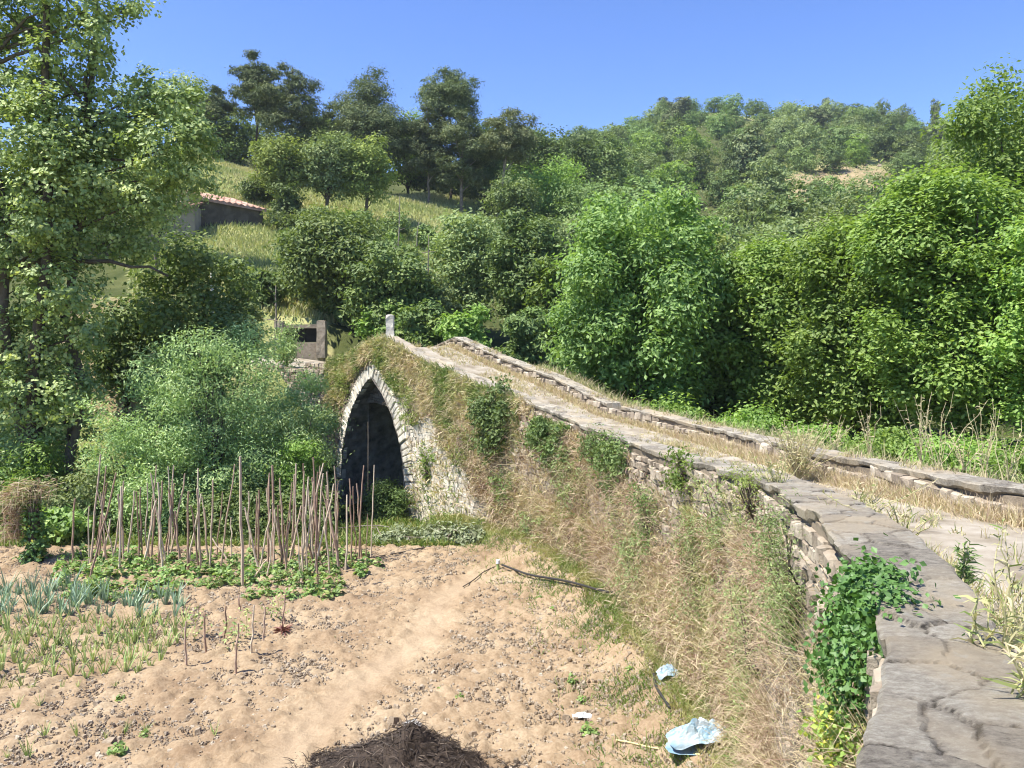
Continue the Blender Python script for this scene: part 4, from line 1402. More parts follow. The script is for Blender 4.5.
# scrub clothing the hill floor between the trees
r = np.random.default_rng(35)
n = 5000
y0 = 60 + 210 * r.random(n) ** 0.9
x0 = (r.uniform(480, 1120, n) - 512) / FPX * y0
z0 = ground_z(x0, y0)
mb = MB()
bl = np.c_[x0, y0, z0, np.full((n, 3), 1.0)]
per = 8
kk = np.repeat(np.arange(n), per)
P = bl[kk, :3] + r.normal(0, 1, (n * per, 3)) * np.array([0.7, 0.7, 0.4]) + np.array([0, 0, 0.4])
V, F = leaves(P, r.normal(0, 0.6, P.shape) + np.array([-0.2, -0.3, 0.9]), 0.55, 0.35, r)
mb.add(V, F, np.repeat(np.clip(r.random(n)[kk] * 0.7 + r.random(n * per) * 0.3, 0, 1), 4))
tag(mb.build('hill_scrub', M['scrub']), 'low olive green scrub clothing the far hill between the trees', 'scrub', kind='stuff')

# rocks of the bare cutting on the hill
mb = MB()
n = 60
pxr = r.normal(848, 12, n); Yr = r.normal(196, 4, n); Xr = (pxr - 512) / FPX * Yr
clod_stones(mb, np.c_[Xr, Yr, ground_z(Xr, Yr) + 0.3], r.uniform(0.6, 2.0, n), r, 0.7)
tag(mb.build('rock_outcrop', M['clod']), 'broken pinkish rock outcrop in the clearing on the far hill', 'rocks', kind='stuff')

# meadow grass on the slope behind
r = np.random.default_rng(36)
n = 70000
y0 = r.uniform(40, 92, n); px = r.uniform(130, 480, n); x0 = (px - 512) / FPX * y0
pt = vnoise(x0 / 5, y0 / 5, 88)
z0 = ground_z(x0, y0)
D = np.c_[r.normal(0, 0.25, n), r.normal(0, 0.25, n), np.ones(n)]
V, F = blades(np.c_[x0, y0, z0 - 0.03], D, r.uniform(0.25, 0.6, n), r.uniform(0.05, 0.10, n), 0.15, r)
mb = MB(); mb.add(V, F, np.repeat(np.clip(pt * 0.9 + r.normal(0.1, 0.2, n), 0, 1), 6))
tag(mb.build('meadow_grass', M['meadow']), 'long yellowing grass of the sloping meadow around the barn', 'grass', kind='stuff')

# ------------------------------------------------------------------ left bank: poplar, willow, shrubs
r = np.random.default_rng(50)
base = np.array([at(45, 470, 24)[0], 24.5]); bz = float(ground_z(*base))
pop = empty('poplar_tree', (base[0], base[1], bz), 'huge grey green poplar with several rising trunks filling the left edge of the picture', 'poplar')
O = np.array([base[0], base[1], bz])
stems = [((30, 470), (-20, -190), 0.24), ((40, 470), (45, -220), 0.22), ((60, 470), (95, -120), 0.18), ((20, 470), (-90, -100), 0.22)]
mb = MB(); bl = []
for (a, b, rad) in stems:
    A = at(a[0], a[1], 24.5) - O; A[2] = -0.2; B_ = at(b[0], b[1], 24.0 + r.uniform(-1, 1)) - O
    P = bent(A, B_, 0, 12, 0.18, r)
    V, F = tube(P, np.linspace(rad, 0.05, 12), 8); mb.add(V, F, r.random())
# lobes read off the photograph: px, py, radius px, depth offset
LB = [(46, 55, 20, -0.8), (50, 0, 22, -0.8), (40, 110, 28, -1.0), (50, 150, 26, -1.2), (75, 160, 30, -0.8), (48, 225, 28, -1.2), (92, 10, 20, -0.6), (98, 62, 18, -0.4), (70, 395, 26, -0.5), (90, 330, 22, -0.4), (2, 10, 34, 0), (20, -50, 50, 0), (48, 28, 20, 0.8), (95, -40, 38, 0.5), (92, 38, 24, -0.6), (132, 8, 18, 0), (116, 20, 12, 0), (58, 88, 30, 0.5), (6, 85, 36, 0), (100, 90, 24, 0),
      (30, 140, 45, -1), (80, 135, 40, 0), (120, 130, 36, 0.5), (150, 95, 28, 0), (180, 110, 28, 0), (160, 150, 36, -0.5), (195, 140, 26, 0), (5, 190, 42, 0), (55, 190, 42, -1),
      (105, 185, 40, 0), (150, 200, 30, 0), (190, 175, 24, 0), (30, 240, 44, 0), (85, 235, 36, 0.5), (130, 235, 30, 0.8), (15, 290, 40, 0.5), (60, 290, 40, -0.6), (20, 345, 40, 0),
      (65, 345, 30, 0), (30, 395, 36, -0.5), (-60, 100, 70, 0), (-70, 240, 70, 0), (-60, 0, 70, 0), (-60, 350, 60, 0)]
for (px, py, rp_, dy) in LB:
    Y = 24.3 + dy
    c = at(px, py, Y) - O; s = rp_ * Y / FPX
    bl.append([c[0], c[1], c[2], s, s * 1.1, s * 0.95])
for b in bl[::1]:
    st_ = stems[r.integers(0, 4)]
    A = at(st_[0][0], st_[0][1], 24.5) - O; A[2] = -0.2; B_ = at(st_[1][0], st_[1][1], 24.0) - O
    t = np.clip((b[2] - 1.2) / (B_[2] - A[2]), 0.1, 0.8)
    V, F = tube(bent(A + (B_ - A) * t, b[:3], 0.1, 6, 0.08, r), np.linspace(0.07, 0.015, 6), 5); mb.add(V, F, r.random())
V, F = tube(bent(at(40, 262, 24.3) - O, at(168, 276, 23.8) - O, 0.25, 8, 0.07, r), np.linspace(0.11, 0.03, 8), 6); mb.add(V, F, 0.2)
mb.build('trunk', M['bark'], pop, smooth=True)
mb = MB(); crown(mb, bl, 80000, 0.135, 0.105, r, clump=0.17, per=30, up=0.5, shell=0.35)
mb.build('crown', M['poplar'], pop)

px_tree(tree, 'alder_tree', 'dark leafy tree leaning over the bank between the poplar and the pale silvery willow', 'tree', 200, 232, 120, 29, 'dark', 12000, 501, leafpx=5, asp=0.7, nl=16, h0=0.35, trunk=0.14, frac=0.34)
px_tree(tree, 'alder_tree', 'dark tree in the shade under the low poplar branch', 'tree', 125, 285, 110, 30, 'dark', 9000, 502, leafpx=5, asp=0.7, nl=14, h0=0.2, trunk=0.12)
px_tree(tree, 'alder_tree', 'small green tree between the dark leaning tree and the stone pillars', 'tree', 258, 272, 50, 42, 'oak', 8000, 503, leafpx=5, asp=0.6, nl=12, h0=0.1)


def willow(name, label, px, pt, w, Y, n, seed, lm='willow', leafpx=4.0, asp=0.32, **kw):
    return px_tree(shrub_part, name, label, 'willow', px, pt, w, Y, lm, n, seed, leafpx=leafpx, asp=asp, up=0.35, **kw)


willow('willow_bush', 'big silvery green willow bush on the river bank, its top beside the stone pillars', 212, 312, 165, 24.2, 42000, 511, nl=30, frac=0.30, trunk=0.12, per=26, clump=0.22)
willow('willow_bush', 'silvery willow bush left of the biggest one, standing lower', 145, 372, 130, 23.4, 24000, 512, nl=20, frac=0.33, trunk=0.1, per=26, clump=0.2)
willow('willow_bush', 'shaded willow bush right of the biggest one, touching the arch', 300, 392, 62, 24.5, 14000, 513, lm='willow', nl=14, frac=0.36, per=26, clump=0.2)
willow('willow_bush', 'fresh green low bush between the poles and the arch foot', 300, 425, 56, 23.8, 8000, 514, lm='bright', nl=12, frac=0.36, clump=0.16)
willow('willow_bush', 'green bush growing low inside the mouth of the arch', 388, 476, 44, 25.6, 4000, 515, lm='oak', nl=8, frac=0.4, clump=0.13)
willow('willow_bush', 'thin silvery sprig in front of the left stone pillar', 286, 316, 26, 34.0, 1800, 524, nl=6, frac=0.5, clump=0.2)
willow('willow_bush', 'small silvery willow covering the retaining wall left of the arch', 300, 359, 76, 27.3, 16000, 523, nl=12, frac=0.36, clump=0.18)
willow('riverside_bush', 'light green bush below the poplar at the left edge', 25, 432, 100, 23.5, 12000, 516, lm='bright', leafpx=4.5, asp=0.45, nl=14, clump=0.18)
willow('riverside_bush', 'olive green bush between the ivy wrapped post and the willow', 90, 462, 90, 22.8, 9000, 517, lm='olive', leafpx=4.5, asp=0.5, nl=12, clump=0.16)
willow('riverside_bush', 'low green bush behind the left half of the bean poles', 150, 474, 90, 22.5, 11000, 518, lm='willow', leafpx=4, asp=0.4, nl=12, clump=0.16)
willow('riverside_bush', 'large leaved pale green plant right of the ivy wrapped post', 62, 505, 60, 20.9, 1800, 519, lm='bean', leafpx=7, asp=0.8, nl=8, clump=0.14)
willow('riverside_bush', 'bush at the far left edge behind the ivy wrapped post', -35, 440, 90, 23, 8000, 520, lm='willow', leafpx=4.5, asp=0.45, nl=10, clump=0.18)
willow('riverside_bush', 'shaded bush beneath the willow near the right hand poles', 262, 488, 150, 22.4, 9000, 521, lm='dark', leafpx=4.5, asp=0.5, nl=10, clump=0.16)  # dark leaves added in place of the deep shade under the willow
willow('riverside_bush', 'silvery bush under the poplar trunk at the left', 40, 330, 130, 25.5, 16000, 522, lm='willow', leafpx=4.5, asp=0.5, nl=16, clump=0.2)

# ground cover on the river bank
r = np.random.default_rng(52)
n = 26000
x0 = r.uniform(-18, -1.5, n); y0 = 20.4 + 5.5 * r.random(n) ** 1.6
ok = side_of_bridge(x0, y0) > 1.7
x0, y0 = x0[ok], y0[ok]; n = len(x0)
z0 = ground_z(x0, y0)
D = np.c_[r.normal(0, 0.4, n), r.normal(0, 0.4, n), np.ones(n)]
V, F = blades(np.c_[x0, y0, z0 - 0.02], D, r.uniform(0.15, 0.5, n), r.uniform(0.015, 0.04, n), 0.35, r)
mb = MB(); mb.add(V, F, np.repeat(r.random(n), 6))
tag(mb.build('bank_grass', M['grass']), 'green grass on the river bank behind the garden', 'grass', kind='stuff')

# grass strip at the foot of the wall and sprouting in the soil
n = 52000
q = r.uniform(LN.near((1.8, 3.9)), LN.near((-1.9, 24)), n); d = r.gamma(1.6, 0.35, n) + 0.05
xy, nn = LN.at(q, d)
pat = vnoise(xy[:, 0] * 1.1, xy[:, 1] * 1.1, 91)
gk = (r.random(n) < np.clip((pat - 0.25) * 2.2, 0.08, 1)) & (d < 2.0)
xy, pat, d = xy[gk], pat[gk], d[gk]; n = len(xy)
z0 = ground_z(xy[:, 0], xy[:, 1], False) + 0.03
D = np.c_[r.normal(0, 0.5, n), r.normal(0, 0.5, n), np.ones(n)]
V, F = blades(np.c_[xy, z0], D, r.uniform(0.06, 0.24, n), r.uniform(0.006, 0.014, n), 0.3, r)
green = np.clip(0.35 + 1.2 * (0.6 - pat) + (d < 0.55) * 0.5 + r.normal(0, 0.2, n), 0, 1)
mb = MB(); mb.add(V, F, np.repeat(green, 6))
tag(mb.build('verge_grass', M['grass']), 'patchy green grass along the foot of the garden wall', 'grass', kind='stuff')

# ------------------------------------------------------------------ dry weeds over the garden wall
r = np.random.default_rng(53)
def wall_weeds(mb, n, zfun, smin, smax, Lr, droopr, tintf, Wr=(0.006, 0.016), outw=(0.3, 1.0), keep=None, r=r):
    q = r.uniform(smin, smax, n)
    top = LN.top(q)
    gz_ = 0.0
    z = zfun(q, top)
    okk = ~in_arch(q - S_ARCH, z, 0.62) & (z < top + 0.03 - 0.30 * (q < LN.near((0.9, 19.2)))) & (z > -0.7)
    if keep is not None: okk &= keep(q, z, top)
    q, z, top = q[okk], z[okk], top[okk]; n = len(q)
    # several blades to a tuft
    per = 9
    k = np.repeat(np.arange(n), per); m = len(k)
    xy, nn = LN.at(q + 0, r.uniform(0.0, 0.08, n))
    P = np.c_[xy, z][k] + r.normal(0, 0.03, (m, 3))
    tt = np.c_[-nn[:, 1], nn[:, 0]][k]
    along = r.normal(0, 0.42, m)[:, None]
    o_ = r.uniform(*outw, m)[:, None]
    D = np.c_[nn[k] * o_ + tt * along, r.uniform(0.0, 2.2, m)]
    L = (r.uniform(*Lr, n)[k]) * r.uniform(0.6, 1.2, m)
    V, F = blades(P, D, L, r.uniform(*Wr, m) * (0.35 + 0.075 * P[:, 1]), r.uniform(*droopr, m)[:, None], r)
    t = np.clip(tintf(q, z, top)[k] + r.normal(0, 0.10, m), 0, 1)
    mb.add(V, F, np.repeat(t, 6))


# tint: 0 pinkish brown, .25 pink straw, .5 straw, .72 yellow green, 1 green
def wt(q, z, top):
    far = smooth01((q - LN.near((0.8, 19.4))) / 6)          # grassier and yellower towards the crest
    t = 0.10 + 0.60 * fbm(q * 0.8, z * 0.8, 71) + 0.42 * (fbm(q * 1.1, z * 0.55, 72, 3) > 0.57) + 0.24 * far
    return t


mb = MB()
sN0, sN1 = LN.near((1.80, 3.9)), LN.near((-7.2, 31.3))
S22 = LN.near((-1.0, 22.5))
# hanging mass over most of the face, with bare masonry showing in patches
def bare(q, z, top):
    n_ = fbm(q * 0.55, z * 0.8, 73) + 0.03
    near_band = np.exp(-((top - z - 0.35) / 0.30) ** 2) * (q < LN.near((1.75, 16.6)))            # course below the coping stays bare
    mid_patch = np.exp(-((z - 1.7) / 0.6) ** 2) * (q > LN.near((2.62, 8.2))) * (q < LN.near((2.4, 13.2))) * 0.55
    pier = 1.3 * pier_zone(q, z)
    return r.random(len(q)) < np.clip(1.15 - 1.4 * (n_ - 0.44) * 6 * (n_ > 0.44) - near_band * 0.9 - mid_patch - pier * 0.93, 0.04, 1)
wall_weeds(mb, 13500, lambda q, top: r.uniform(0, 1, len(q)) * (top + 0.2) - 0.1, sN0, S_ARCH + 4, (0.10, 0.34), (0.1, 0.9), wt, keep=bare, Wr=(0.005, 0.012))
# taller stalks rising from the foot of the wall
wall_weeds(mb, 2600, lambda q, top: r.uniform(-0.1, 1.6, len(q)) ** 1.0 * 0.9, sN0, LN.near((-0.5, 21.8)), (0.25, 0.65), (0.05, 0.4), lambda q, z, top: 0.10 + 0.65 * fbm(q * 0.7, z, 75), outw=(0.0, 0.6), Wr=(0.004, 0.010),
           keep=lambda q, z, top: r.random(len(q)) < 0.9)
wall_weeds(mb, 1500, lambda q, top: r.uniform(0, 1, len(q)) * (top - 0.2), sN0, S_ARCH - 3, (0.4, 0.9), (0.1, 0.8), lambda q, z, top: 0.15 + 0.5 * r.random(len(q)), Wr=(0.003, 0.006), keep=lambda q, z, top: (z < top - 0.7) & ~pier_zone(q, z))
tag(mb.build('dry_weeds', M['straw']), 'tangle of pinkish and straw coloured dry weeds covering the garden side of the bridge', 'dry weeds', kind='stuff')

# tiny leaf litter and seed heads that thicken the dry tangle
mb = MB()
n = 120000
q = sN0 + (S_ARCH + 3.5 - sN0) * r.random(n) ** 1.25; top = LN.top(q); z = r.uniform(0, 1, n) * (top + 0.3) - 0.2
n_ = fbm(q * 0.5, z * 0.8, 79)
ok = ~in_arch(q - S_ARCH, z, 0.55) & (z < top - 0.22) & (r.random(n) < np.clip((0.62 - fbm(q * 0.55, z * 0.8, 73)) * 4.5, 0.08, 1)) & ~(pier_zone(q, z) & (r.random(n) < 0.86))
ok &= ~((top - z < 0.7) & (q < LN.near((1.75, 16.6))) & (r.random(n) < 0.7))
q, z, top = q[ok], z[ok], top[ok]; n = len(q)
xy, nn = LN.at(q, r.uniform(0.02, 0.22, n) * np.clip(1.5 - z * 0.3, 0.5, 1.5))
Dv = np.c_[nn * r.uniform(-0.2, 0.7, n)[:, None], np.zeros(n)] + r.normal(0, 0.45, (n, 3)) + np.array([0, 0, 0.7])
V, F = blades(np.c_[xy, z], Dv, 0.03 + r.uniform(0.004, 0.012, n) * xy[:, 1], 0.0015 + r.uniform(0.0006, 0.0016, n) * xy[:, 1], r.uniform(0, 0.9, n)[:, None], r)
mb.add(V, F, np.repeat(np.clip(wt(q, z, top) - 0.05 + r.normal(0, 0.2, n), 0, 1), 6))
tag(mb.build('dry_weed_leaves', M['straw']), 'withered leaves and seed heads caught in the weeds on the bridge wall', 'withered leaves', kind='stuff')

# grass growing out of the spandrel near the crest and down the far shoulder
mb = MB()
def crest_keep(q, z, top):
    return (r.random(len(q)) < np.clip((z - 1.9) / 1.2, 0, 1) * 0.95) & ~pier_zone(q, z)
wall_weeds(mb, 6200, lambda q, top: top - r.gamma(1.6, 0.6, len(q)), LN.near((0.2, 20.3)), sN1, (0.08, 0.26), (0.0, 0.7),
           lambda q, z, top: 0.25 + 0.9 * fbm(q * 0.9, z * 1.1, 81), keep=crest_keep, outw=(0.2, 0.9))
tag(mb.build('crest_grass', M['straw']), 'yellow green grass hanging over the arch and the crest of the bridge', 'grass', kind='stuff')


# ------------------------------------------------------------------ green climbers and clumps on the wall
def wall_clump(name, label, cat, px, py, wpx, hpx, mat, n, L, W, seed, out_=0.25, hang=0.0):
    """leafy clump centred where the wall is seen at (px, py)"""
    r = np.random.default_rng(seed)
    d = np.abs((LN.P[:, 0] / np.maximum(LN.P[:, 1], 1)) - (px - 512) / FPX) + (LN.P[:, 1] < 3.0) * 9
    i = int(np.argmin(d)); c = LN.P[i].copy(); Y = c[1]
    z = EYE - (py - 340) / FPX * Y
    nn = LN.N[i]
    w, h = wpx * Y / FPX, hpx * Y / FPX
    o = empty(name, (c[0], c[1], z - h / 2), label, cat)
    T = np.array([-nn[1], nn[0]])
    app = abs(T[0] - T[1] * c[0] / Y) + 0.12             # how much of the wall's run shows as width
    mb = MB(); bl = []
    for k in range(18):
        zz_ = h * (1 - r.beta(1.1, 1.5)); a = np.clip(r.normal(0, 0.26), -0.5, 0.5) * w / app * (0.5 + 0.6 * zz_ / h)
        s = min(w / app, h) * r.uniform(0.07, 0.18)
        oo = out_ * r.uniform(0.1, 0.7)
        bl.append([T[0] * a + nn[0] * oo, T[1] * a + nn[1] * oo, zz_, max(s, 0.06), max(s, 0.06), max(s * 1.6, 0.08)])
    mb2 = MB()
    for b in bl:
        V, F = tube(bent((nn[0] * 0.02, nn[1] * 0.02, 0), b[:3], 0.0, 5, 0.03, r), np.linspace(0.015, 0.005, 5), 4); mb2.add(V, F, 0.3)
    mb2.build('stem', M['bark'], o)
    crown(mb, bl, n, L, W, r, clump=0.09, per=12, up=0.3, shell=0.3, hang=hang)
    mb.build('foliage', M[mat], o)
    return o


wall_clump('climber', 'dark green leafy climber spilling over the wall top, left end of the green patch', 'climbing plant', 497, 418, 50, 70, 'oak', 5000, 0.11, 0.06, 601, 0.5)
wall_clump('climber', 'green creeper hanging under the coping between the large climber and the middle of the wall', 'climbing plant', 556, 442, 60, 40, 'oak', 3000, 0.10, 0.055, 602, 0.4)
wall_clump('climber', 'narrow dark climber running down the middle of the wall', 'climbing plant', 620, 478, 34, 80, 'oak', 2600, 0.08, 0.04, 603, 0.35)
wall_clump('climber', 'small green plant growing in the wall right of the narrow climber', 'climbing plant', 690, 470, 26, 34, 'bright', 700, 0.06, 0.03, 604, 0.25)
wall_clump('climber', 'green sprig on the pale pier right of the arch', 'climbing plant', 429, 465, 16, 34, 'bright', 500, 0.10, 0.05, 605, 0.2)
wall_clump('climber', 'low leafy tuft at the middle of the wall face below the large climber', 'climbing plant', 510, 490, 40, 36, 'oak', 1400, 0.09, 0.045, 606, 0.3)
wall_clump('climber', 'pale green feathery weeds on the wall left of the ivy', 'weeds', 800, 585, 50, 120, 'olive', 4200, 0.04, 0.012, 607, 0.35)
wall_clump('climber', 'pale green feathery weeds low on the wall in the middle', 'weeds', 730, 520, 30, 60, 'olive', 1200, 0.05, 0.014, 608, 0.3)
wall_clump('climber', 'green tuft of grass hanging beside the arch ring', 'weeds', 412, 405, 26, 40, 'lime', 900, 0.12, 0.03, 609, 0.25)
wall_clump('climber', 'yellow green tuft near the crest above the arch', 'weeds', 350, 385, 24, 34, 'lime', 700, 0.12, 0.03, 610, 0.25)
wall_clump('climber', 'greyish weeds at the foot of the wall below the narrow climber', 'weeds', 640, 560, 50, 90, 'olive', 2600, 0.07, 0.02, 611, 0.4)

for k, (px, py, w, h, mt, n, L, lab) in enumerate([
        (575, 490, 34, 60, 'olive', 1500, 0.09, 'greyish green weeds on the wall below the hanging creeper'),
        (655, 525, 30, 80, 'oak', 1500, 0.06, 'straggly green plant low in the middle of the wall right of the narrow climber'),
        (705, 575, 36, 90, 'olive', 1800, 0.05, 'feathery grey green weeds near the wall foot above the plastic bag'),
        (757, 640, 40, 90, 'olive', 1800, 0.04, 'tall feathery weeds low on the wall left of the yellow ivy tips'),
        (540, 535, 34, 40, 'olive', 1100, 0.08, 'small grey weeds at the foot of the wall right of the cut branches'),
        (470, 452, 22, 60, 'lime', 900, 0.10, 'yellow green grass tuft on the wall between the pale pier and the large climber'),
        (595, 448, 26, 26, 'oak', 900, 0.08, 'little dark creeper under the coping left of the narrow climber'),
        (760, 500, 26, 50, 'lime', 900, 0.04, 'light green grassy tuft below the curve of the coping')]):
    wall_clump('climber', lab, 'weeds', px, py, w, h, mt, n, L, L * 0.35, 630 + k, 0.35)

# ivy draped over the near end of the parapet
r = np.random.default_rng(54)
ip, inn = LN.at(LN.near((1.95, 4.4)), 0.0)
ivy = empty('ivy', (ip[0], ip[1], 2.6), 'dark green ivy draped over the near end of the parapet, yellow at its lower tips', 'ivy')
O = np.array([ip[0], ip[1], 2.6])
mb = MB(); mbs = MB()
def ivy_blob(px, py, Y, rp_):
    c = at(px, py, Y) - O; s = rp_ * Y / FPX
    return [*c, s, s, s]
tops = [ivy_blob(868, 588, 4.35, 26), ivy_blob(885, 612, 4.0, 26), ivy_blob(898, 640, 3.75, 20), ivy_blob(858, 620, 4.4, 26), ivy_blob(870, 650, 4.1, 28), ivy_blob(848, 660, 4.5, 24), ivy_blob(862, 690, 4.2, 24), ivy_blob(885, 668, 3.8, 16), ivy_blob(880, 580, 4.3, 16)]
low = [ivy_blob(852, 715, 4.3, 22), ivy_blob(845, 745, 4.3, 18), ivy_blob(862, 735, 4.1, 16), ivy_blob(836, 725, 4.5, 12)]
crown(mb, tops, 9000, 0.040, 0.030, r, clump=0.06, per=9, up=0.4, shell=0.3)
n0 = len(mb.T)
mb.T[0] = mb.T[0] * 0.75
crown(mb, low, 2400, 0.038, 0.028, r, clump=0.05, per=9, up=0.4, shell=0.3)
mb.T[1] = 0.72 + 0.28 * mb.T[1]
for b in tops + low:
    V, F = tube(bent((0, 0, 0), b[:3], 0.0, 6, 0.03, r), np.linspace(0.012, 0.004, 6), 4); mbs.add(V, F, 0.3)
mbs.build('stem', M['bark'], ivy)
mb.build('foliage', M['ivy'], ivy)

# ------------------------------------------------------------------ grass and straw beside the road
r = np.random.default_rng(55)
mb = MB()
def strip(line, s0, s1, o0, o1, n, Lr, tint, ts, zoff=-0.40, lean=0.35, W=(0.003, 0.008), pat=None):
    q = r.uniform(s0, s1, n); off = r.uniform(o0, o1, n)
    xy, nn = line.at(q, off)
    if pat is not None:
        k = r.random(n) < np.clip((vnoise(q * pat[0], off * pat[0], pat[2]) - pat[1]) * 4, 0, 1)
        q, xy = q[k], xy[k]
    n = len(q)
    per = 5
    k = np.repeat(np.arange(n), per); m = len(k)
    P = np.c_[xy, line.top(q) + zoff][k] + r.normal(0, 0.025, (m, 3)) * np.array([1, 1, 0])
    D = np.c_[r.normal(0, lean, m), r.normal(0, lean, m), np.ones(m)]
    V, F = blades(P, D, r.uniform(*Lr, n)[k] * r.uniform(0.6, 1.1, m), r.uniform(*W, m) * (1 + 0.06 * P[:, 1]), r.uniform(0.1, 0.4, m)[:, None], r)
    mb.add(V, F, np.repeat(np.clip(np.full(n, tint)[k] + r.normal(0, ts, m), 0, 1), 6))
fN = LF.near
strip(LF, fN((7, 4)), fN((-2.2, 29.4)), 0.0, 0.32, 5200, (0.10, 0.34), 0.50, 0.12)
strip(LF, fN((7, 4)), fN((4.6, 13)), 0.15, 0.55, 2000, (0.04, 0.16), 0.50, 0.06, lean=0.9)
strip(LF, fN((4.5, 15)), fN((-2.2, 29.4)), 0.35, 1.3, 1900, (0.05, 0.22), 0.56, 0.12, pat=(0.7, 0.3, 7))
strip(LN, LN.near((2.5, 12)), LN.near((-4.3, 27.4)), -PAR_W - 0.5, -PAR_W - 0.05, 1500, (0.06, 0.26), 0.58, 0.15)
strip(LN, LN.near((2.35, 6.6)), LN.near((2.5, 12)), -PAR_W - 0.5, -PAR_W - 0.05, 500, (0.08, 0.30), 0.64, 0.15, pat=(0.9, 0.35, 6))
strip(LN, LN.near((1.4, 3.0)), LN.near((2.35, 6.6)), -PAR_W - 0.5, -PAR_W - 0.04, 520, (0.05, 0.24), 0.66, 0.16, pat=(1.2, 0.3, 5))
strip(LN, LN.near((1.4, 3.0)), LN.near((2.7, 10)), -PAR_W - 1.3, -PAR_W - 0.3, 500, (0.08, 0.30), 0.60, 0.16, pat=(0.9, 0.45, 8))
strip(LF, fN((7, 4)), fN((4.2, 18)), -0.02, 0.16, 2600, (0.20, 0.40), 0.47, 0.10, lean=0.25)
# on and behind the far parapet
strip(LF, fN((7, 4)), fN((0, 26)), -PAR_W - 0.5, -PAR_W + 0.02, 2800, (0.2, 0.65), 0.66, 0.16, zoff=-0.35)
strip(LN, LN.near((-4.4, 27.5)), LN.len - 0.1, -1.6, -0.2, 1500, (0.12, 0.4), 0.6, 0.13, zoff=-0.40)
strip(LF, fN((7, 4)), fN((-1.5, 28.6)), -PAR_W + 0.08, -0.05, 1500, (0.04, 0.16), 0.55, 0.15, zoff=0.0, pat=(1.5, 0.45, 12))
strip(LN, LN.near((2.72, 9.85)), LN.near((-6.5, 30.3)), -PAR_W + 0.05, -0.02, 450, (0.03, 0.10), 0.55, 0.15, zoff=0.0, pat=(1.5, 0.5, 14))
tag(mb.build('roadside_grass', M['straw']), 'straw coloured and greenish grass growing along both sides of the road', 'grass', kind='stuff')


def stalk_plant(label, px, pybase, pytop, Y, n_st, leafy, seed, group=None, mat='straw', tint=0.66, spread=0.10, zbase=None, name='tall_weed'):
    r = np.random.default_rng(seed)
    b = at(px, pybase, Y)
    h = (pybase - pytop) / FPX * Y
    o = empty(name, b, label, 'weed', group)
    ms = MB(); ml = MB()
    for k in range(n_st):
        tip = np.array([r.normal(0, spread), r.normal(0, spread), h * r.uniform(0.7, 1.05)])
        P = bent(r.normal(0, 0.02, 3) * [1, 1, 0], tip, 0, 6, 0.015, r)
        V, F = tube(P, np.linspace(0.006, 0.0025, 6), 4); ms.add(V, F, np.clip(tint + r.normal(0, 0.05), 0, 1))
        m = leafy
        t = r.uniform(0.15, 1.0, m)
        Q = np.stack([np.interp(t, np.linspace(0, 1, 6), P[:, i]) for i in range(3)], 1)
        D = np.c_[r.normal(0, 1, m), r.normal(0, 1, m), r.uniform(0.2, 1.2, m)]
        V, F = blades(Q, D, r.uniform(0.04, 0.13, m) * (1.2 - 0.6 * t), r.uniform(0.006, 0.016, m), r.uniform(0.1, 0.5, m)[:, None], r)
        ml.add(V, F, np.repeat(np.clip(tint + r.normal(0, 0.12, m), 0, 1), 6))
    ms.build('stem', M['straw'], o)
    ml.build('leaves', M[mat], o)


stalk_plant('big pale tuft of tall grass by the far parapet where the road widens', 798, 478, 425, 11.6, 90, 12, 701, tint=0.60, spread=0.30)
stalk_plant('clump of pale green weeds against the inside of the near parapet', 778, 498, 455, 8.4, 26, 8, 702, tint=0.72, spread=0.16)
stalk_plant('dark green upright thistle like weed at the inner edge of the near parapet', 966, 592, 540, 4.6, 6, 26, 703, mat='oak', tint=0.6, spread=0.03)
stalk_plant('thin tall stalk with small leaves just right of the dark upright weed', 1000, 600, 512, 4.7, 3, 12, 704, tint=0.74, spread=0.03)
stalk_plant('slender stalks with a yellow flower head at the lowest edge of the road', 984, 655, 590, 3.4, 4, 12, 705, tint=0.72, spread=0.04)
stalk_plant('thin stalks at the lower right edge of the picture', 1012, 668, 560, 3.3, 4, 14, 706, tint=0.66, spread=0.04)
stalk_plant('weed tuft in the bottom right corner beside the coping', 1022, 700, 640, 2.9, 9, 12, 707, tint=0.68, spread=0.08)
stalk_plant('loose weeds in the middle of the road by the tall grass tuft', 860, 520, 478, 7.4, 14, 8, 708, tint=0.66, spread=0.25)
stalk_plant('sparse weeds on the gravel left of the dark upright weed', 905, 545, 500, 6.2, 14, 7, 709, tint=0.66, spread=0.25)
stalk_plant('weed cluster on the gravel close to the coping in the middle distance', 845, 545, 495, 6.5, 16, 8, 710, tint=0.70, spread=0.2)
for k, (px, pb, pt, Y) in enumerate([(870, 455, 405, 12.4), (920, 465, 395, 11), (938, 470, 390, 10.6), (985, 478, 400, 9.6), (1008, 480, 420, 9), (835, 450, 415, 13), (965, 470, 425, 10)]):
    labs = ['tall dry grass behind the far parapet above the wide gravel', 'tall seed head rising before the dark hollow', 'tallest seed stalk before the dark hollow', 'tall weed behind the parapet near the right edge',
            'rightmost tall weed behind the parapet', 'short dry grass behind the parapet right of the big pale tuft', 'leaning dry grass between the tallest seed stalks and the right edge']
    stalk_plant(labs[k], px, pb, pt, Y, 8, 8, 720 + k, tint=0.6, spread=0.16)

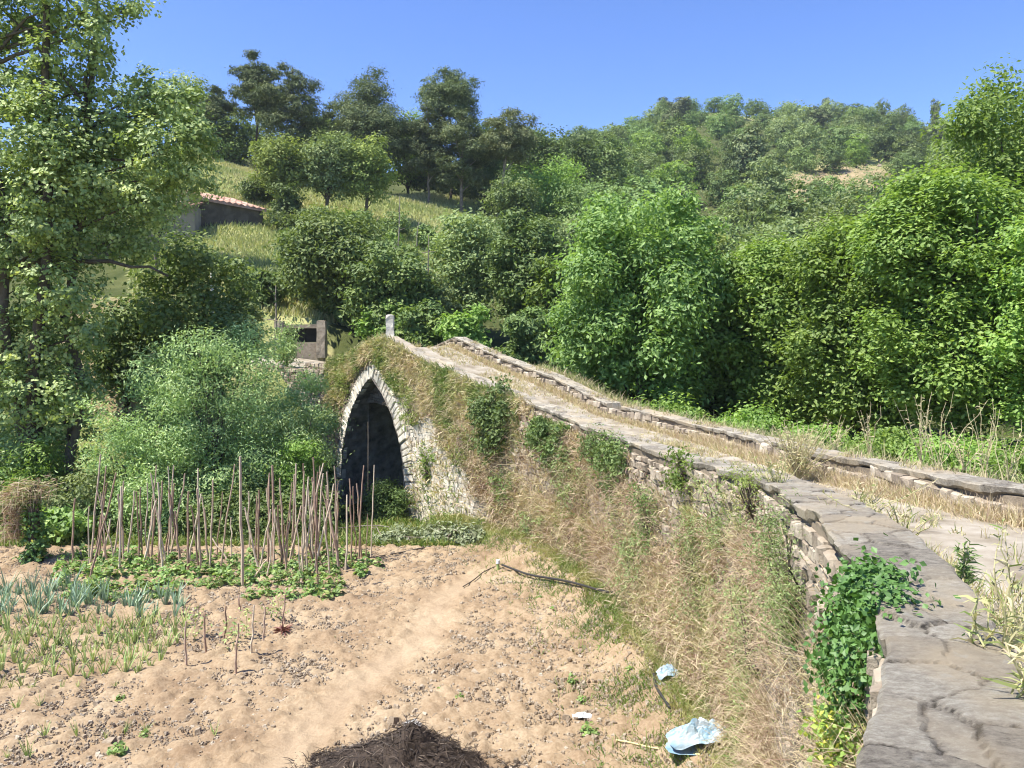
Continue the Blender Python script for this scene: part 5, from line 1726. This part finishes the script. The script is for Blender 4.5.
# ------------------------------------------------------------------ the garden: bean poles
r = np.random.default_rng(56)
A_ = lambda x, y: (60 + x / 5.12, 450 + y / 5.12)
B_ = lambda x, y: (200 + x / 5.12, 450 + y / 5.12)
POLES = [(A_(60, 590), A_(72, 240)), (A_(150, 600), A_(192, 15)), (A_(145, 690), A_(280, 108)), (A_(130, 470), A_(160, 350)), (A_(300, 640), A_(298, 180)), (A_(272, 590), A_(320, 150)),
         (A_(340, 600), A_(375, 200)), (A_(412, 590), A_(394, 200)), (A_(440, 545), A_(440, 160)), (A_(462, 590), A_(492, 240)), (A_(545, 595), A_(458, 108)), (A_(540, 520), A_(610, 150)),
         (A_(615, 600), A_(590, 300)), (A_(655, 620), A_(655, 200)), (A_(620, 585), A_(545, 190)), (A_(710, 560), A_(695, 88)), (A_(725, 620), A_(715, 180)), (A_(765, 590), A_(750, 280)),
         (A_(820, 620), A_(900, 60)), (A_(800, 545), A_(840, 200)), (A_(880, 560), A_(870, 340)), (A_(240, 560), A_(200, 420)), (A_(215, 560), A_(240, 350)), (A_(180, 520), A_(240, 160)),
         (A_(935, 700), A_(930, 18)), (A_(1000, 560), A_(1012, 220)), (A_(970, 525), A_(980, 195)), (A_(560, 560), A_(640, 110)), (A_(500, 575), A_(520, 150)), (A_(575, 560), A_(545, 75)),
         (B_(285, 560), B_(300, 220)), (B_(380, 570), B_(370, 68)), (B_(352, 560), B_(353, 108)), (B_(325, 420), B_(352, 270)), (B_(430, 565), B_(385, 250)), (B_(452, 500), B_(420, 240)),
         (B_(470, 575), B_(492, 108)), (B_(522, 655), B_(530, 100)), (B_(515, 560), B_(634, 55)), (B_(605, 730), B_(575, 28)), (B_(545, 560), B_(525, 60)), (B_(600, 520), B_(632, 110)),
         (B_(648, 560), B_(660, 160)), (B_(718, 625), B_(655, 240)), (B_(712, 560), B_(690, 70)), (B_(680, 600), B_(716, 200)), (B_(745, 625), B_(745, 225)), (B_(780, 595), B_(760, 140)),
         (B_(800, 565), B_(790, 170)), (B_(832, 565), B_(804, 160)), (B_(872, 555), B_(888, 70)), (B_(850, 555), B_(870, 300)), (B_(700, 470), B_(605, 150)), (B_(568, 560), B_(560, 250))]
GP = 'bean poles standing in the vegetable plot'
n_p = 0
POLE_LAB = 'weathered bean pole'
def pole(bpx, tpx, label, rad=None, lean=None, name='bean_pole', group=GP, cat='bean pole'):
    global n_p
    X, Y, _z = on_soil(*bpx)
    h = (bpx[1] - tpx[1]) / FPX * Y
    dx = (tpx[0] - bpx[0]) / FPX * Y
    z = float(soil_z(X, Y)) - 0.05
    rad = rad or r.uniform(0.016, 0.030)
    P = bent((0, 0, -0.05), (dx, r.normal(0, 0.12) if lean is None else lean, h), 0, 7, 0.012, r)
    V, F = tube(P, np.linspace(rad, rad * 0.65, 7), 6)
    mb = MB(); mb.add(V, F, r.uniform(0.05, 0.95))
    if label == POLE_LAB:
        lean_w = 'leaning right' if tpx[0] - bpx[0] > 7 else ('leaning left' if tpx[0] - bpx[0] < -7 else 'upright')
        where = 'left end' if bpx[0] < 125 else ('left half' if bpx[0] < 210 else ('middle' if bpx[0] < 290 else 'right end'))
        tall = 'tall' if bpx[1] - tpx[1] > 90 else 'shorter'
        label = f'{tall} {lean_w} bean pole at the {where} of the crowded pole rows'
    tag(mb.build(name, M['cane'], loc=(X, Y, z)), label, cat, group)
    n_p += 1
special = {1: 'tall thin pale bean pole at the left end of the poles, tilting right', 2: 'long bean pole leaning right over the left end of the plot', 24: 'tallest reddish bean pole standing upright in the middle of the plot',
           38: 'bean pole leaning strongly right, crossing the others below the arch', 39: 'tall bean pole with a pale top among the crossing ones', 50: 'tall bean pole at the right end of the plot beside the arch',
           43: 'thick dark bean pole leaning left near the right end', 18: 'bean pole leaning right beside the tallest upright one', 0: 'single bean pole at the far left of the plot', 51: 'short bean pole next to the last one at the right end',
           31: 'thick reddish bean pole in the middle group right of the tallest one'}
for i, (b, t) in enumerate(POLES):
    pole(b, t, special.get(i, POLE_LAB), rad=0.038 if i in (31, 43, 24) else None)
for k in range(42):
    bx = r.choice([r.uniform(85, 215), r.uniform(255, 360)])
    by = r.uniform(553, 580)
    pole((bx, by), (bx + r.normal(0, 9), by - r.uniform(60, 100)), POLE_LAB)
pole((232, 562), (207, 536), 'short fallen stick slanting low among the bean poles', rad=0.022)
pole((246, 582), (262, 562), 'short fallen stick at the foot of the tallest bean pole', rad=0.02)

# bean plants at their feet
def copy_tree(o, loc, rz, sc_=1.0, label=None):
    c = o.copy(); col.objects.link(c); c.location = loc; c.rotation_euler = (0, 0, rz); c.scale = (sc_,) * 3
    if label: c['label'] = label
    for ch in o.children:
        d = ch.copy(); col.objects.link(d); d.parent = c
    return c


def bean_mesh(seed, nl=60, rad=0.16, hh=0.36):
    r = np.random.default_rng(seed)
    n = nl
    a = r.uniform(0, 6.28, n); q = rad * np.sqrt(r.random(n))
    P = np.c_[q * np.cos(a), q * np.sin(a), 0.04 + hh * r.random(n) * (1 - 0.5 * q / rad)]
    V, F = leaves(P, np.c_[0.5 * np.cos(a), 0.5 * np.sin(a), np.ones(n)] + r.normal(0, 0.5, (n, 3)), 0.10, 0.075, r)
    mb = MB(); mb.add(V, F, np.repeat(r.random(n), 4))
    for k in range(5):
        V, F = tube(bent((0, 0, -0.03), P[k * 3] , 0, 4, 0.01, r), np.linspace(0.006, 0.003, 4), 4); mb.add(V, F, 0.3)
    return mb.mesh('bean_plant', M['bean'])


bm = [bean_mesh(800 + k) for k in range(5)]
k = 0
for row, yb in enumerate([560, 568, 577, 587, 597]):
    x = 62 if row < 4 else 70
    xe = [372, 378, 372, 352, 345][row]
    while x < xe:
        py = yb + r.normal(0, 1.6)
        # the plot narrows to the right front
        if not (row == 4 and 175 < x < 240) and r.random() < 0.94:
            p = on_soil(x, py)
            o = bpy.data.objects.new('bean_plant', bm[k % 5]); k += 1
            o.location = (p[0], p[1], float(soil_z(p[0], p[1])) - 0.02); o.rotation_euler = (0, 0, r.uniform(0, 6.28))
            s = r.uniform(0.75, 1.3); o.scale = (s, s, s * r.uniform(0.55, 1.1))
            col.objects.link(o)
            tag(o, 'low green bean plant growing at the foot of the bean poles', 'bean plant', 'bean plants at the foot of the poles')
        x += r.uniform(10, 15)


# leeks, onions
def leek_mesh(seed, h=0.50, n=11, w=0.024, fan=0.42):
    r = np.random.default_rng(seed)
    mb = MB()
    D = np.c_[np.linspace(-1, 1, n) * fan + r.normal(0, 0.08, n), r.normal(0, fan * 0.4, n), np.ones(n)]
    P = np.c_[np.linspace(-1, 1, n) * 0.01, np.zeros(n), np.full(n, 0.0)]
    V, F = blades(P, D, h * r.uniform(0.6, 1.1, n), w, r.uniform(0, 0.3, n)[:, None], r)
    mb.add(V, F, np.repeat(r.random(n), 6))
    V, F = tube([[0, 0, -0.04], [0, 0, 0.12], [0, 0, h * 0.35]], [0.014, 0.012, 0.01], 5); mb.add(V, F, 0.9)
    return mb


lm = [leek_mesh(820 + k).mesh('leek', M['leek']) for k in range(4)]
om = [leek_mesh(830 + k, 0.36, 10, 0.014, 0.5).mesh('onion_plant', M['onion']) for k in range(4)]
k = 0
for row, (yb, x0, x1) in enumerate([(596, 0, 95), (601, 0, 110), (606, 5, 185), (611, 5, 190), (617, 20, 170)]):
    x = x0 - 20
    while x < x1:
        p = on_soil(x, yb + r.normal(0, 3.0))
        if r.random() < 0.62 and (row > 1 or x < 75 or r.random() < 0.5):
            o = bpy.data.objects.new('leek', lm[k % 4]); k += 1
            o.location = (p[0], p[1], float(soil_z(p[0], p[1])) - 0.01); o.rotation_euler = (0, 0, r.uniform(-0.6, 0.6)); s = r.uniform(0.55, 1.3); o.scale = (s, s, s); o.rotation_euler = (r.normal(0, 0.12), r.normal(0, 0.12), r.uniform(-1.2, 1.2))
            col.objects.link(o); tag(o, 'blue green leek in the rows in front of the bean poles', 'leek', 'leeks planted in rows')
        x += r.uniform(5, 11)
k = 0
for row, (yb, x0, x1, dn) in enumerate([(628, 0, 185, 0.95), (637, -10, 190, 0.95), (646, -10, 185, 0.95), (655, -10, 175, 0.9), (665, -10, 160, 0.85), (676, -10, 140, 0.75), (690, -10, 130, 0.5), (711, -10, 200, 0.3), (735, -10, 220, 0.25), (760, -10, 200, 0.2)]):
    x = x0
    while x < x1:
        p = on_soil(x, yb + r.normal(0, 2.0))
        if r.random() < dn:
            o = bpy.data.objects.new('onion_plant', om[k % 4]); k += 1
            o.location = (p[0], p[1], float(soil_z(p[0], p[1])) - 0.01); o.rotation_euler = (0, 0, r.uniform(0, 6.28)); s = r.uniform(0.8, 1.6) * (1 if row < 6 else 0.6); o.scale = (s, s, s)
            col.objects.link(o); tag(o, 'thin leaved onion plant in the open soil in front of the leeks', 'onion plant', 'onions planted in rows')
        x += r.uniform(7, 13)

# short stakes with young plants
ST = [((186, 668), (186, 618), 'short stake in bare soil, leftmost of the short stakes'), ((206, 655), (205, 610), 'short dark stake second from the left'), ((224, 645), (226, 603), 'crooked short stake between the dark stake and the tall stake'),
      ((235, 675), (238, 620), 'short stake standing nearest to the viewer'), ((250, 657), (254, 602), 'short leaning stake right of the nearest one'), ((263, 645), (265, 604), 'thin short stake left of the red plant'),
      ((284, 628), (285, 592), 'thin green stake behind the red plant'), ((240, 615), (239, 592), 'small stake at the edge of the bean plants')]
for b, t, lab in ST:
    pole(b, t, lab, rad=0.02, lean=0.0, name='plant_stake', group='short stakes in the open soil', cat='stake')
for k, (px, py, lab) in enumerate([(232, 652, 'young tomato plant climbing the stakes, left of two'), (196, 640, 'young tomato plant behind the leftmost stakes'), (246, 640, 'young tomato plant between the right hand stakes'), (276, 622, 'small seedling behind the red plant')]):
    p = on_soil(px, py)
    rr = np.random.default_rng(850 + k)
    o = empty('tomato_plant', (p[0], p[1], float(soil_z(p[0], p[1]))), lab, 'tomato plant')
    mb = MB(); V, F = tube(bent((0, 0, -0.03), (0.03, 0, 0.55), 0, 5, 0.02, rr), np.linspace(0.008, 0.004, 5), 5); mb.add(V, F, 0.8); mb.build('stem', M['onion'], o)
    mb = MB(); n = 50; P = np.c_[rr.normal(0, 0.09, n), rr.normal(0, 0.09, n), rr.uniform(0.08, 0.58, n)]
    V, F = leaves(P, rr.normal(0, 0.6, (n, 3)) + [0, 0, 1], 0.09, 0.04, rr); mb.add(V, F, np.repeat(rr.random(n), 4)); mb.build('leaves', M['onion'], o)
p = on_soil(283, 633)
mb = MB(); n = 90; rr = np.random.default_rng(860)
P = np.zeros((n, 3)) + [0, 0, 0.03]
V, F = blades(P, np.c_[rr.normal(0, 1, n), rr.normal(0, 1, n), rr.uniform(0.1, 1.0, n)], rr.uniform(0.08, 0.26, n), 0.035, rr.uniform(0.1, 0.5, n)[:, None], rr); mb.add(V, F, np.repeat(rr.random(n), 6))
V, F = tube([[0, 0, -0.03], [0, 0, 0.08]], [0.01, 0.006], 5); mb.add(V, F, 0.2)
tag(mb.build('red_plant', M['red'], loc=(p[0], p[1], float(soil_z(p[0], p[1])))), 'small red leaved plant in the bare soil right of the short stakes', 'red plant')
# seedlings scattered in the open soil
for k, (px, py, s) in enumerate([(572, 683, 1.0), (582, 702, 0.8), (590, 735, 1.2), (460, 700, 0.7), (118, 755, 1.2), (145, 738, 0.8), (440, 690, 0.5), (600, 650, 0.6), (335, 640, 0.5), (540, 600, 0.8), (552, 612, 0.8), (520, 605, 0.6), (630, 672, 0.8), (120, 700, 0.7)]):
    p = on_soil(px, py)
    o = bpy.data.objects.new('seedling', bm[k % 5]); o.location = (p[0], p[1], float(soil_z(p[0], p[1])) - 0.03); s *= 0.62; o.scale = (s, s, s * 0.8); o.rotation_euler = (0, 0, k)
    col.objects.link(o); tag(o, 'small green weed sprouting in the bare tilled soil', 'seedling', 'weeds sprouting in the bare soil')

# vine wrapped post at the left edge
p = on_soil(34, 562); pz = float(soil_z(p[0], p[1]))
vp = empty('vine_covered_post', (p[0], p[1], pz - 0.05), 'thick old post at the left wrapped in ivy with dry vines hanging from its top', 'post')
mb = MB(); V, F = tube([[0, 0, -0.1], [0.02, 0, 0.7], [-0.02, 0, 1.4], [-0.05, 0, 1.85]], [0.16, 0.13, 0.12, 0.10], 9); mb.add(V, F, 0.3); mb.build('post', M['bark'], vp)
mb = MB(); rr = np.random.default_rng(870)
crown(mb, [[0.03, 0, 0.5, 0.22, 0.2, 0.5], [-0.02, 0, 1.1, 0.2, 0.2, 0.4], [0, 0, 0.15, 0.25, 0.25, 0.2]], 1500, 0.09, 0.08, rr, 0.07, 8)
mb.build('ivy_leaves', M['ivy'], vp)
mb = MB()
n = 900
a = rr.uniform(0, 6.28, n)
P = np.c_[-0.12 + rr.normal(0, 0.22, n), rr.normal(0, 0.2, n), 1.75 + rr.normal(0, 0.12, n)]
V, F = blades(P, np.c_[np.cos(a), np.sin(a), np.full(n, 0.5)], rr.uniform(0.15, 0.45, n), 0.018, rr.uniform(0.5, 1.6, n)[:, None], rr); mb.add(V, F, np.repeat(np.clip(0.5 + rr.normal(0, 0.4, n), 0, 1), 6))
P = np.c_[-0.45 + rr.normal(0, 0.12, n), rr.normal(0, 0.15, n), rr.uniform(0.6, 1.8, n)]
V, F = blades(P, np.c_[rr.normal(0, 1, n), rr.normal(0, 1, n), np.full(n, 0.2)], rr.uniform(0.15, 0.4, n), 0.014, rr.uniform(0.3, 1.4, n)[:, None], rr); mb.add(V, F, np.repeat(np.clip(0.15 + rr.normal(0, 0.3, n), 0, 1), 6))
mb.build('dry_vines', M['straw'], vp)

# ------------------------------------------------------------------ things lying about
M['rubber'] = solid_mat('black_rubber', [(0, (0.025, 0.025, 0.025)), (1, (0.06, 0.055, 0.05))], 3, 0.1, 20, rough=0.5)
M['plastic'] = solid_mat('white_plastic', [(0, (0.50, 0.53, 0.54)), (1, (0.68, 0.69, 0.68))], 3, 0.2, 20, rough=0.45)
M['bluebag'] = solid_mat('pale_blue_plastic', [(0.2, (0.14, 0.28, 0.40)), (0.45, (0.28, 0.40, 0.47)), (0.75, (0.46, 0.50, 0.50))], 5, 0.5, 12, rough=0.35, use_tint=0.4, spec=0.5)
M['heap'] = solid_mat('compost', [(0, (0.025, 0.018, 0.014)), (1, (0.08, 0.06, 0.045))], 6, 1.0, 25, use_tint=0.4)
M['heap_straw'] = leaf_mat('compost_straw', [(0.0, (0.02, 0.015, 0.012)), (0.5, (0.07, 0.052, 0.04)), (0.8, (0.17, 0.13, 0.095)), (1, (0.42, 0.35, 0.26))], 0.1, 0.05, vary=0)


def hose(name, label, pts, rad, mat, cat, sag_z=0.03):
    W = []
    for (px, py) in pts:
        p = on_soil(px, py); W.append([p[0], p[1], float(soil_z(p[0], p[1])) + sag_z])
    W = np.array(W)
    W = catmull(np.c_[W, W], 6)[:, :3]
    W[:, 2] = soil_z(W[:, 0], W[:, 1]) + sag_z
    V, F = tube(W - W[0], np.full(len(W), rad), 8)
    mb = MB(); mb.add(V, F, 0.5)
    return tag(mb.build(name, M[mat], loc=W[0], smooth=True), label, cat)


hose('garden_hose', 'black hose running over the soil along the foot of the wall', [(502, 570), (520, 577), (545, 583), (575, 589), (602, 597), (625, 602), (645, 608), (657, 618), (662, 632)], 0.024, 'rubber', 'hose', 0.12)
hose('garden_hose', 'short black hose end lying in the grass beside the plastic bag', [(654, 678), (656, 690), (663, 702), (670, 712)], 0.022, 'rubber', 'hose', 0.06)
hose('twig', 'thin bare twig lying on the soil left of the white capped pipe', [(497, 567), (484, 573), (474, 581), (463, 588)], 0.012, 'bark', 'twig', 0.03)
hose('twig', 'long dark stick lying on the soil in front of the bean plants', [(255, 592), (300, 597), (345, 597), (372, 598)], 0.012, 'bark', 'twig', 0.03)
hose('twig', 'dry branch lying on the soil between the bean poles and the cut branches', [(365, 560), (390, 556), (415, 551), (432, 548)], 0.016, 'bark', 'branch', 0.04)
hose('cane', 'pale yellow cane lying in the grass in front of the plastic bag', [(616, 743), (640, 748), (668, 753), (700, 758)], 0.012, 'plastic', 'cane', 0.04)
bpy.data.objects['cane'].data.materials[0] = M['cane_pale'] = solid_mat('pale_cane', [(0, (0.5, 0.42, 0.2)), (1, (0.62, 0.55, 0.3))], 4, 0.1)
# pipe with a white cap
p = on_soil(498, 570); wz = float(soil_z(p[0], p[1]))
pp = empty('standpipe', (p[0], p[1], wz - 0.02), 'short greenish pipe with a white cap where the hose begins', 'pipe')
mb = MB(); V, F = tube([[0, 0, -0.05], [0, 0, 0.18]], [0.035, 0.035], 10); mb.add(V, F, 0.4); mb.build('pipe', M['onion'], pp)
mb = MB(); V, F = tube([[0, 0, 0.17], [0, 0, 0.25]], [0.05, 0.045], 10); mb.add(V, F, 0.9); mb.build('cap', M['plastic'], pp)


def crumpled(name, label, cat, px, py, w, d, h, mat, seed, z=None, rz=0.0):
    """a crumpled sheet of plastic: folded grid over a lump"""
    rr = np.random.default_rng(seed)
    p = on_soil(px, py)
    n = 34
    u, v = np.meshgrid(np.linspace(-1, 1, n), np.linspace(-1, 1, n))
    rad_ = np.sqrt(u * u + v * v)
    fold = fbm(u * 2.2 + seed, v * 2.2, seed, 4)
    ridge = np.abs(fbm(u * 3 + seed, v * 3, seed + 3, 3) - 0.5) * 2
    X_ = u * w / 2 * (1 + 0.25 * (fbm(u * 1.5, v * 1.5, seed + 5) - 0.5)) * (1 - 0.22 * np.abs(v) ** 2)
    Y_ = v * d / 2 * (1 + 0.35 * (fbm(u * 1.5, v * 1.5, seed + 6) - 0.5)) * (1 - 0.22 * np.abs(u) ** 2)
    Z_ = h * np.clip(1 - rad_ ** 2 * 0.75, -0.3, 1) * (0.35 + 1.1 * fold) - h * 1.1 * (0.5 - ridge) * np.clip(1.1 - rad_, 0, 1) + 0.01
    V = np.stack([X_, Y_, Z_], -1).reshape(-1, 3)
    V2 = V.copy(); V2[:, 2] = np.minimum(V2[:, 2] - 0.012, -0.10)
    mb = MB(); mb.add(V, grid_faces(n, n), np.clip(fold.ravel() * 1.6 - 0.3, 0, 1)); mb.add(V2, grid_faces(n, n)[:, ::-1], 0.3)
    o = mb.build(name, M[mat], loc=(p[0], p[1], float(soil_z(p[0], p[1])) + (z or 0)))
    o.rotation_euler = (0, 0, rz)
    return tag(o, label, cat)


crumpled('plastic_bag', 'large crumpled pale blue plastic bag in the grass at the foot of the wall', 'plastic bag', 704, 742, 0.95, 0.42, 0.22, 'bluebag', 5, 0.05, 0.1)
crumpled('plastic_bag', 'small crumpled pale blue plastic scrap above the large bag', 'plastic bag', 668, 678, 0.34, 0.25, 0.14, 'bluebag', 8, 0.05)
crumpled('plastic_scrap', 'flat white scrap lying on the open soil', 'plastic scrap', 582, 718, 0.28, 0.16, 0.06, 'plastic', 9, 0.02)

# compost heap at the bottom
hp = on_soil(408, 772); hp[2] = 0
heap = empty('compost_heap', (hp[0], hp[1], 0), 'dark brown heap of rotting straw and manure at the bottom of the picture', 'compost heap')
rr = np.random.default_rng(880)
n = 70
u, v = np.meshgrid(np.linspace(-1, 1, n), np.linspace(-1, 1, n))
X_, Y_ = u * 1.45, v * 0.95
Z_ = 0.62 * np.clip(np.exp(-(np.abs(u * 1.9 + 0.3 * (fbm(u * 3, v * 3, 12) - 0.5)) ** 1.2 + np.abs(v * 1.5) ** 2)) - 0.10 + 0.12 * (fbm(u * 2.5, v * 2.5, 14) - 0.5), -0.1, 1) * 1.1 + (fbm(u * 5, v * 4, 13) - 0.5) * 0.16 * np.exp(-(u * u + v * v)) + (fbm(u * 14, v * 11, 15) - 0.5) * 0.06 * np.exp(-(u * u + v * v))
mb = MB(); mb.add(np.stack([X_, Y_, Z_], -1), grid_faces(n, n), rr.random(n * n)); mb.build('heap', M['heap'], heap)
m = 9000
ii = rr.integers(0, n * n, m)
P = np.stack([X_.ravel()[ii], Y_.ravel()[ii], Z_.ravel()[ii]], 1) + rr.normal(0, 0.015, (m, 3))
okm = P[:, 2] > 0.015
P = P[okm]; m = len(P)
V, F = blades(P, np.c_[rr.normal(0, 1, m), rr.normal(0, 1, m), rr.uniform(-0.1, 0.5, m)], rr.uniform(0.06, 0.22, m), rr.uniform(0.005, 0.012, m), rr.uniform(0.1, 0.6, m)[:, None], rr)
mb = MB(); mb.add(V, F, np.repeat(np.clip(rr.beta(1.6, 2.2, m), 0, 1), 6))
o = mb.build('loose_straw', M['heap_straw'], heap); o['kind'] = 'stuff'
crumpled('paper_scrap', 'pale crumpled scrap lying on the compost heap', 'scrap', 412, 762, 0.24, 0.12, 0.05, 'concrete', 12, 0.46)

# heap of cut branches at the foot of the arch pier
bp_ = on_soil(440, 540, -0.15)
br = empty('cut_branches', (bp_[0], bp_[1], float(ground_z(bp_[0], bp_[1]))), 'heap of wilting cut branches at the foot of the pale pier right of the arch', 'cut branches')
rr = np.random.default_rng(890)
mb = MB()
bl = [[rr.uniform(-1.6, 1.6), rr.uniform(-0.7, 0.9), rr.uniform(0.05, 0.3), 0.35, 0.35, 0.2] for _ in range(16)]
crown(mb, bl, 4500, 0.14, 0.06, rr, 0.13, 9)
mb.build('leaves', M['wilted'], br)
mb = MB()
for b in bl:
    V, F = tube(bent(np.array(b[:3]) + rr.normal(0, 0.3, 3) * [1, 1, 0.1], np.array(b[:3]) + [rr.normal(0, 0.7), rr.normal(0, 0.4), 0.15], 0.05, 5, 0.03, rr), np.linspace(0.02, 0.006, 5), 5); mb.add(V, F, rr.random())
mb.build('branches', M['pale_bark'], br)

# cord hanging in the arch
c = at(368, 398, 29.3)
mb = MB(); V, F = tube([[0, 0, 0], [0.01, 0, -1.5], [0.0, 0.02, -3.4]], [0.015, 0.015, 0.015], 5); mb.add(V, F, 0.8)
tag(mb.build('hanging_cord', M['pale_bark'], loc=(c[0], c[1], c[2])), 'thin pale cord hanging straight down in the dark of the arch', 'cord')

# ------------------------------------------------------------------ the summer air
hm = bpy.data.materials.new('haze_air'); hm.use_nodes = True
nt = hm.node_tree; nt.nodes.clear()
ho = nt.nodes.new('ShaderNodeOutputMaterial'); pv = nt.nodes.new('ShaderNodeVolumePrincipled')
pv.inputs['Color'].default_value = (0.82, 0.9, 1.0, 1)
pv.inputs['Density'].default_value = HAZE
pv.inputs['Anisotropy'].default_value = 0.2
nt.links.new(pv.outputs[0], ho.inputs['Volume'])
V, F = box((50, 175, 58), (1000, 540, 124))
mb = MB(); mb.add(V, F)
tag(mb.build('haze', hm), kind='stuff')
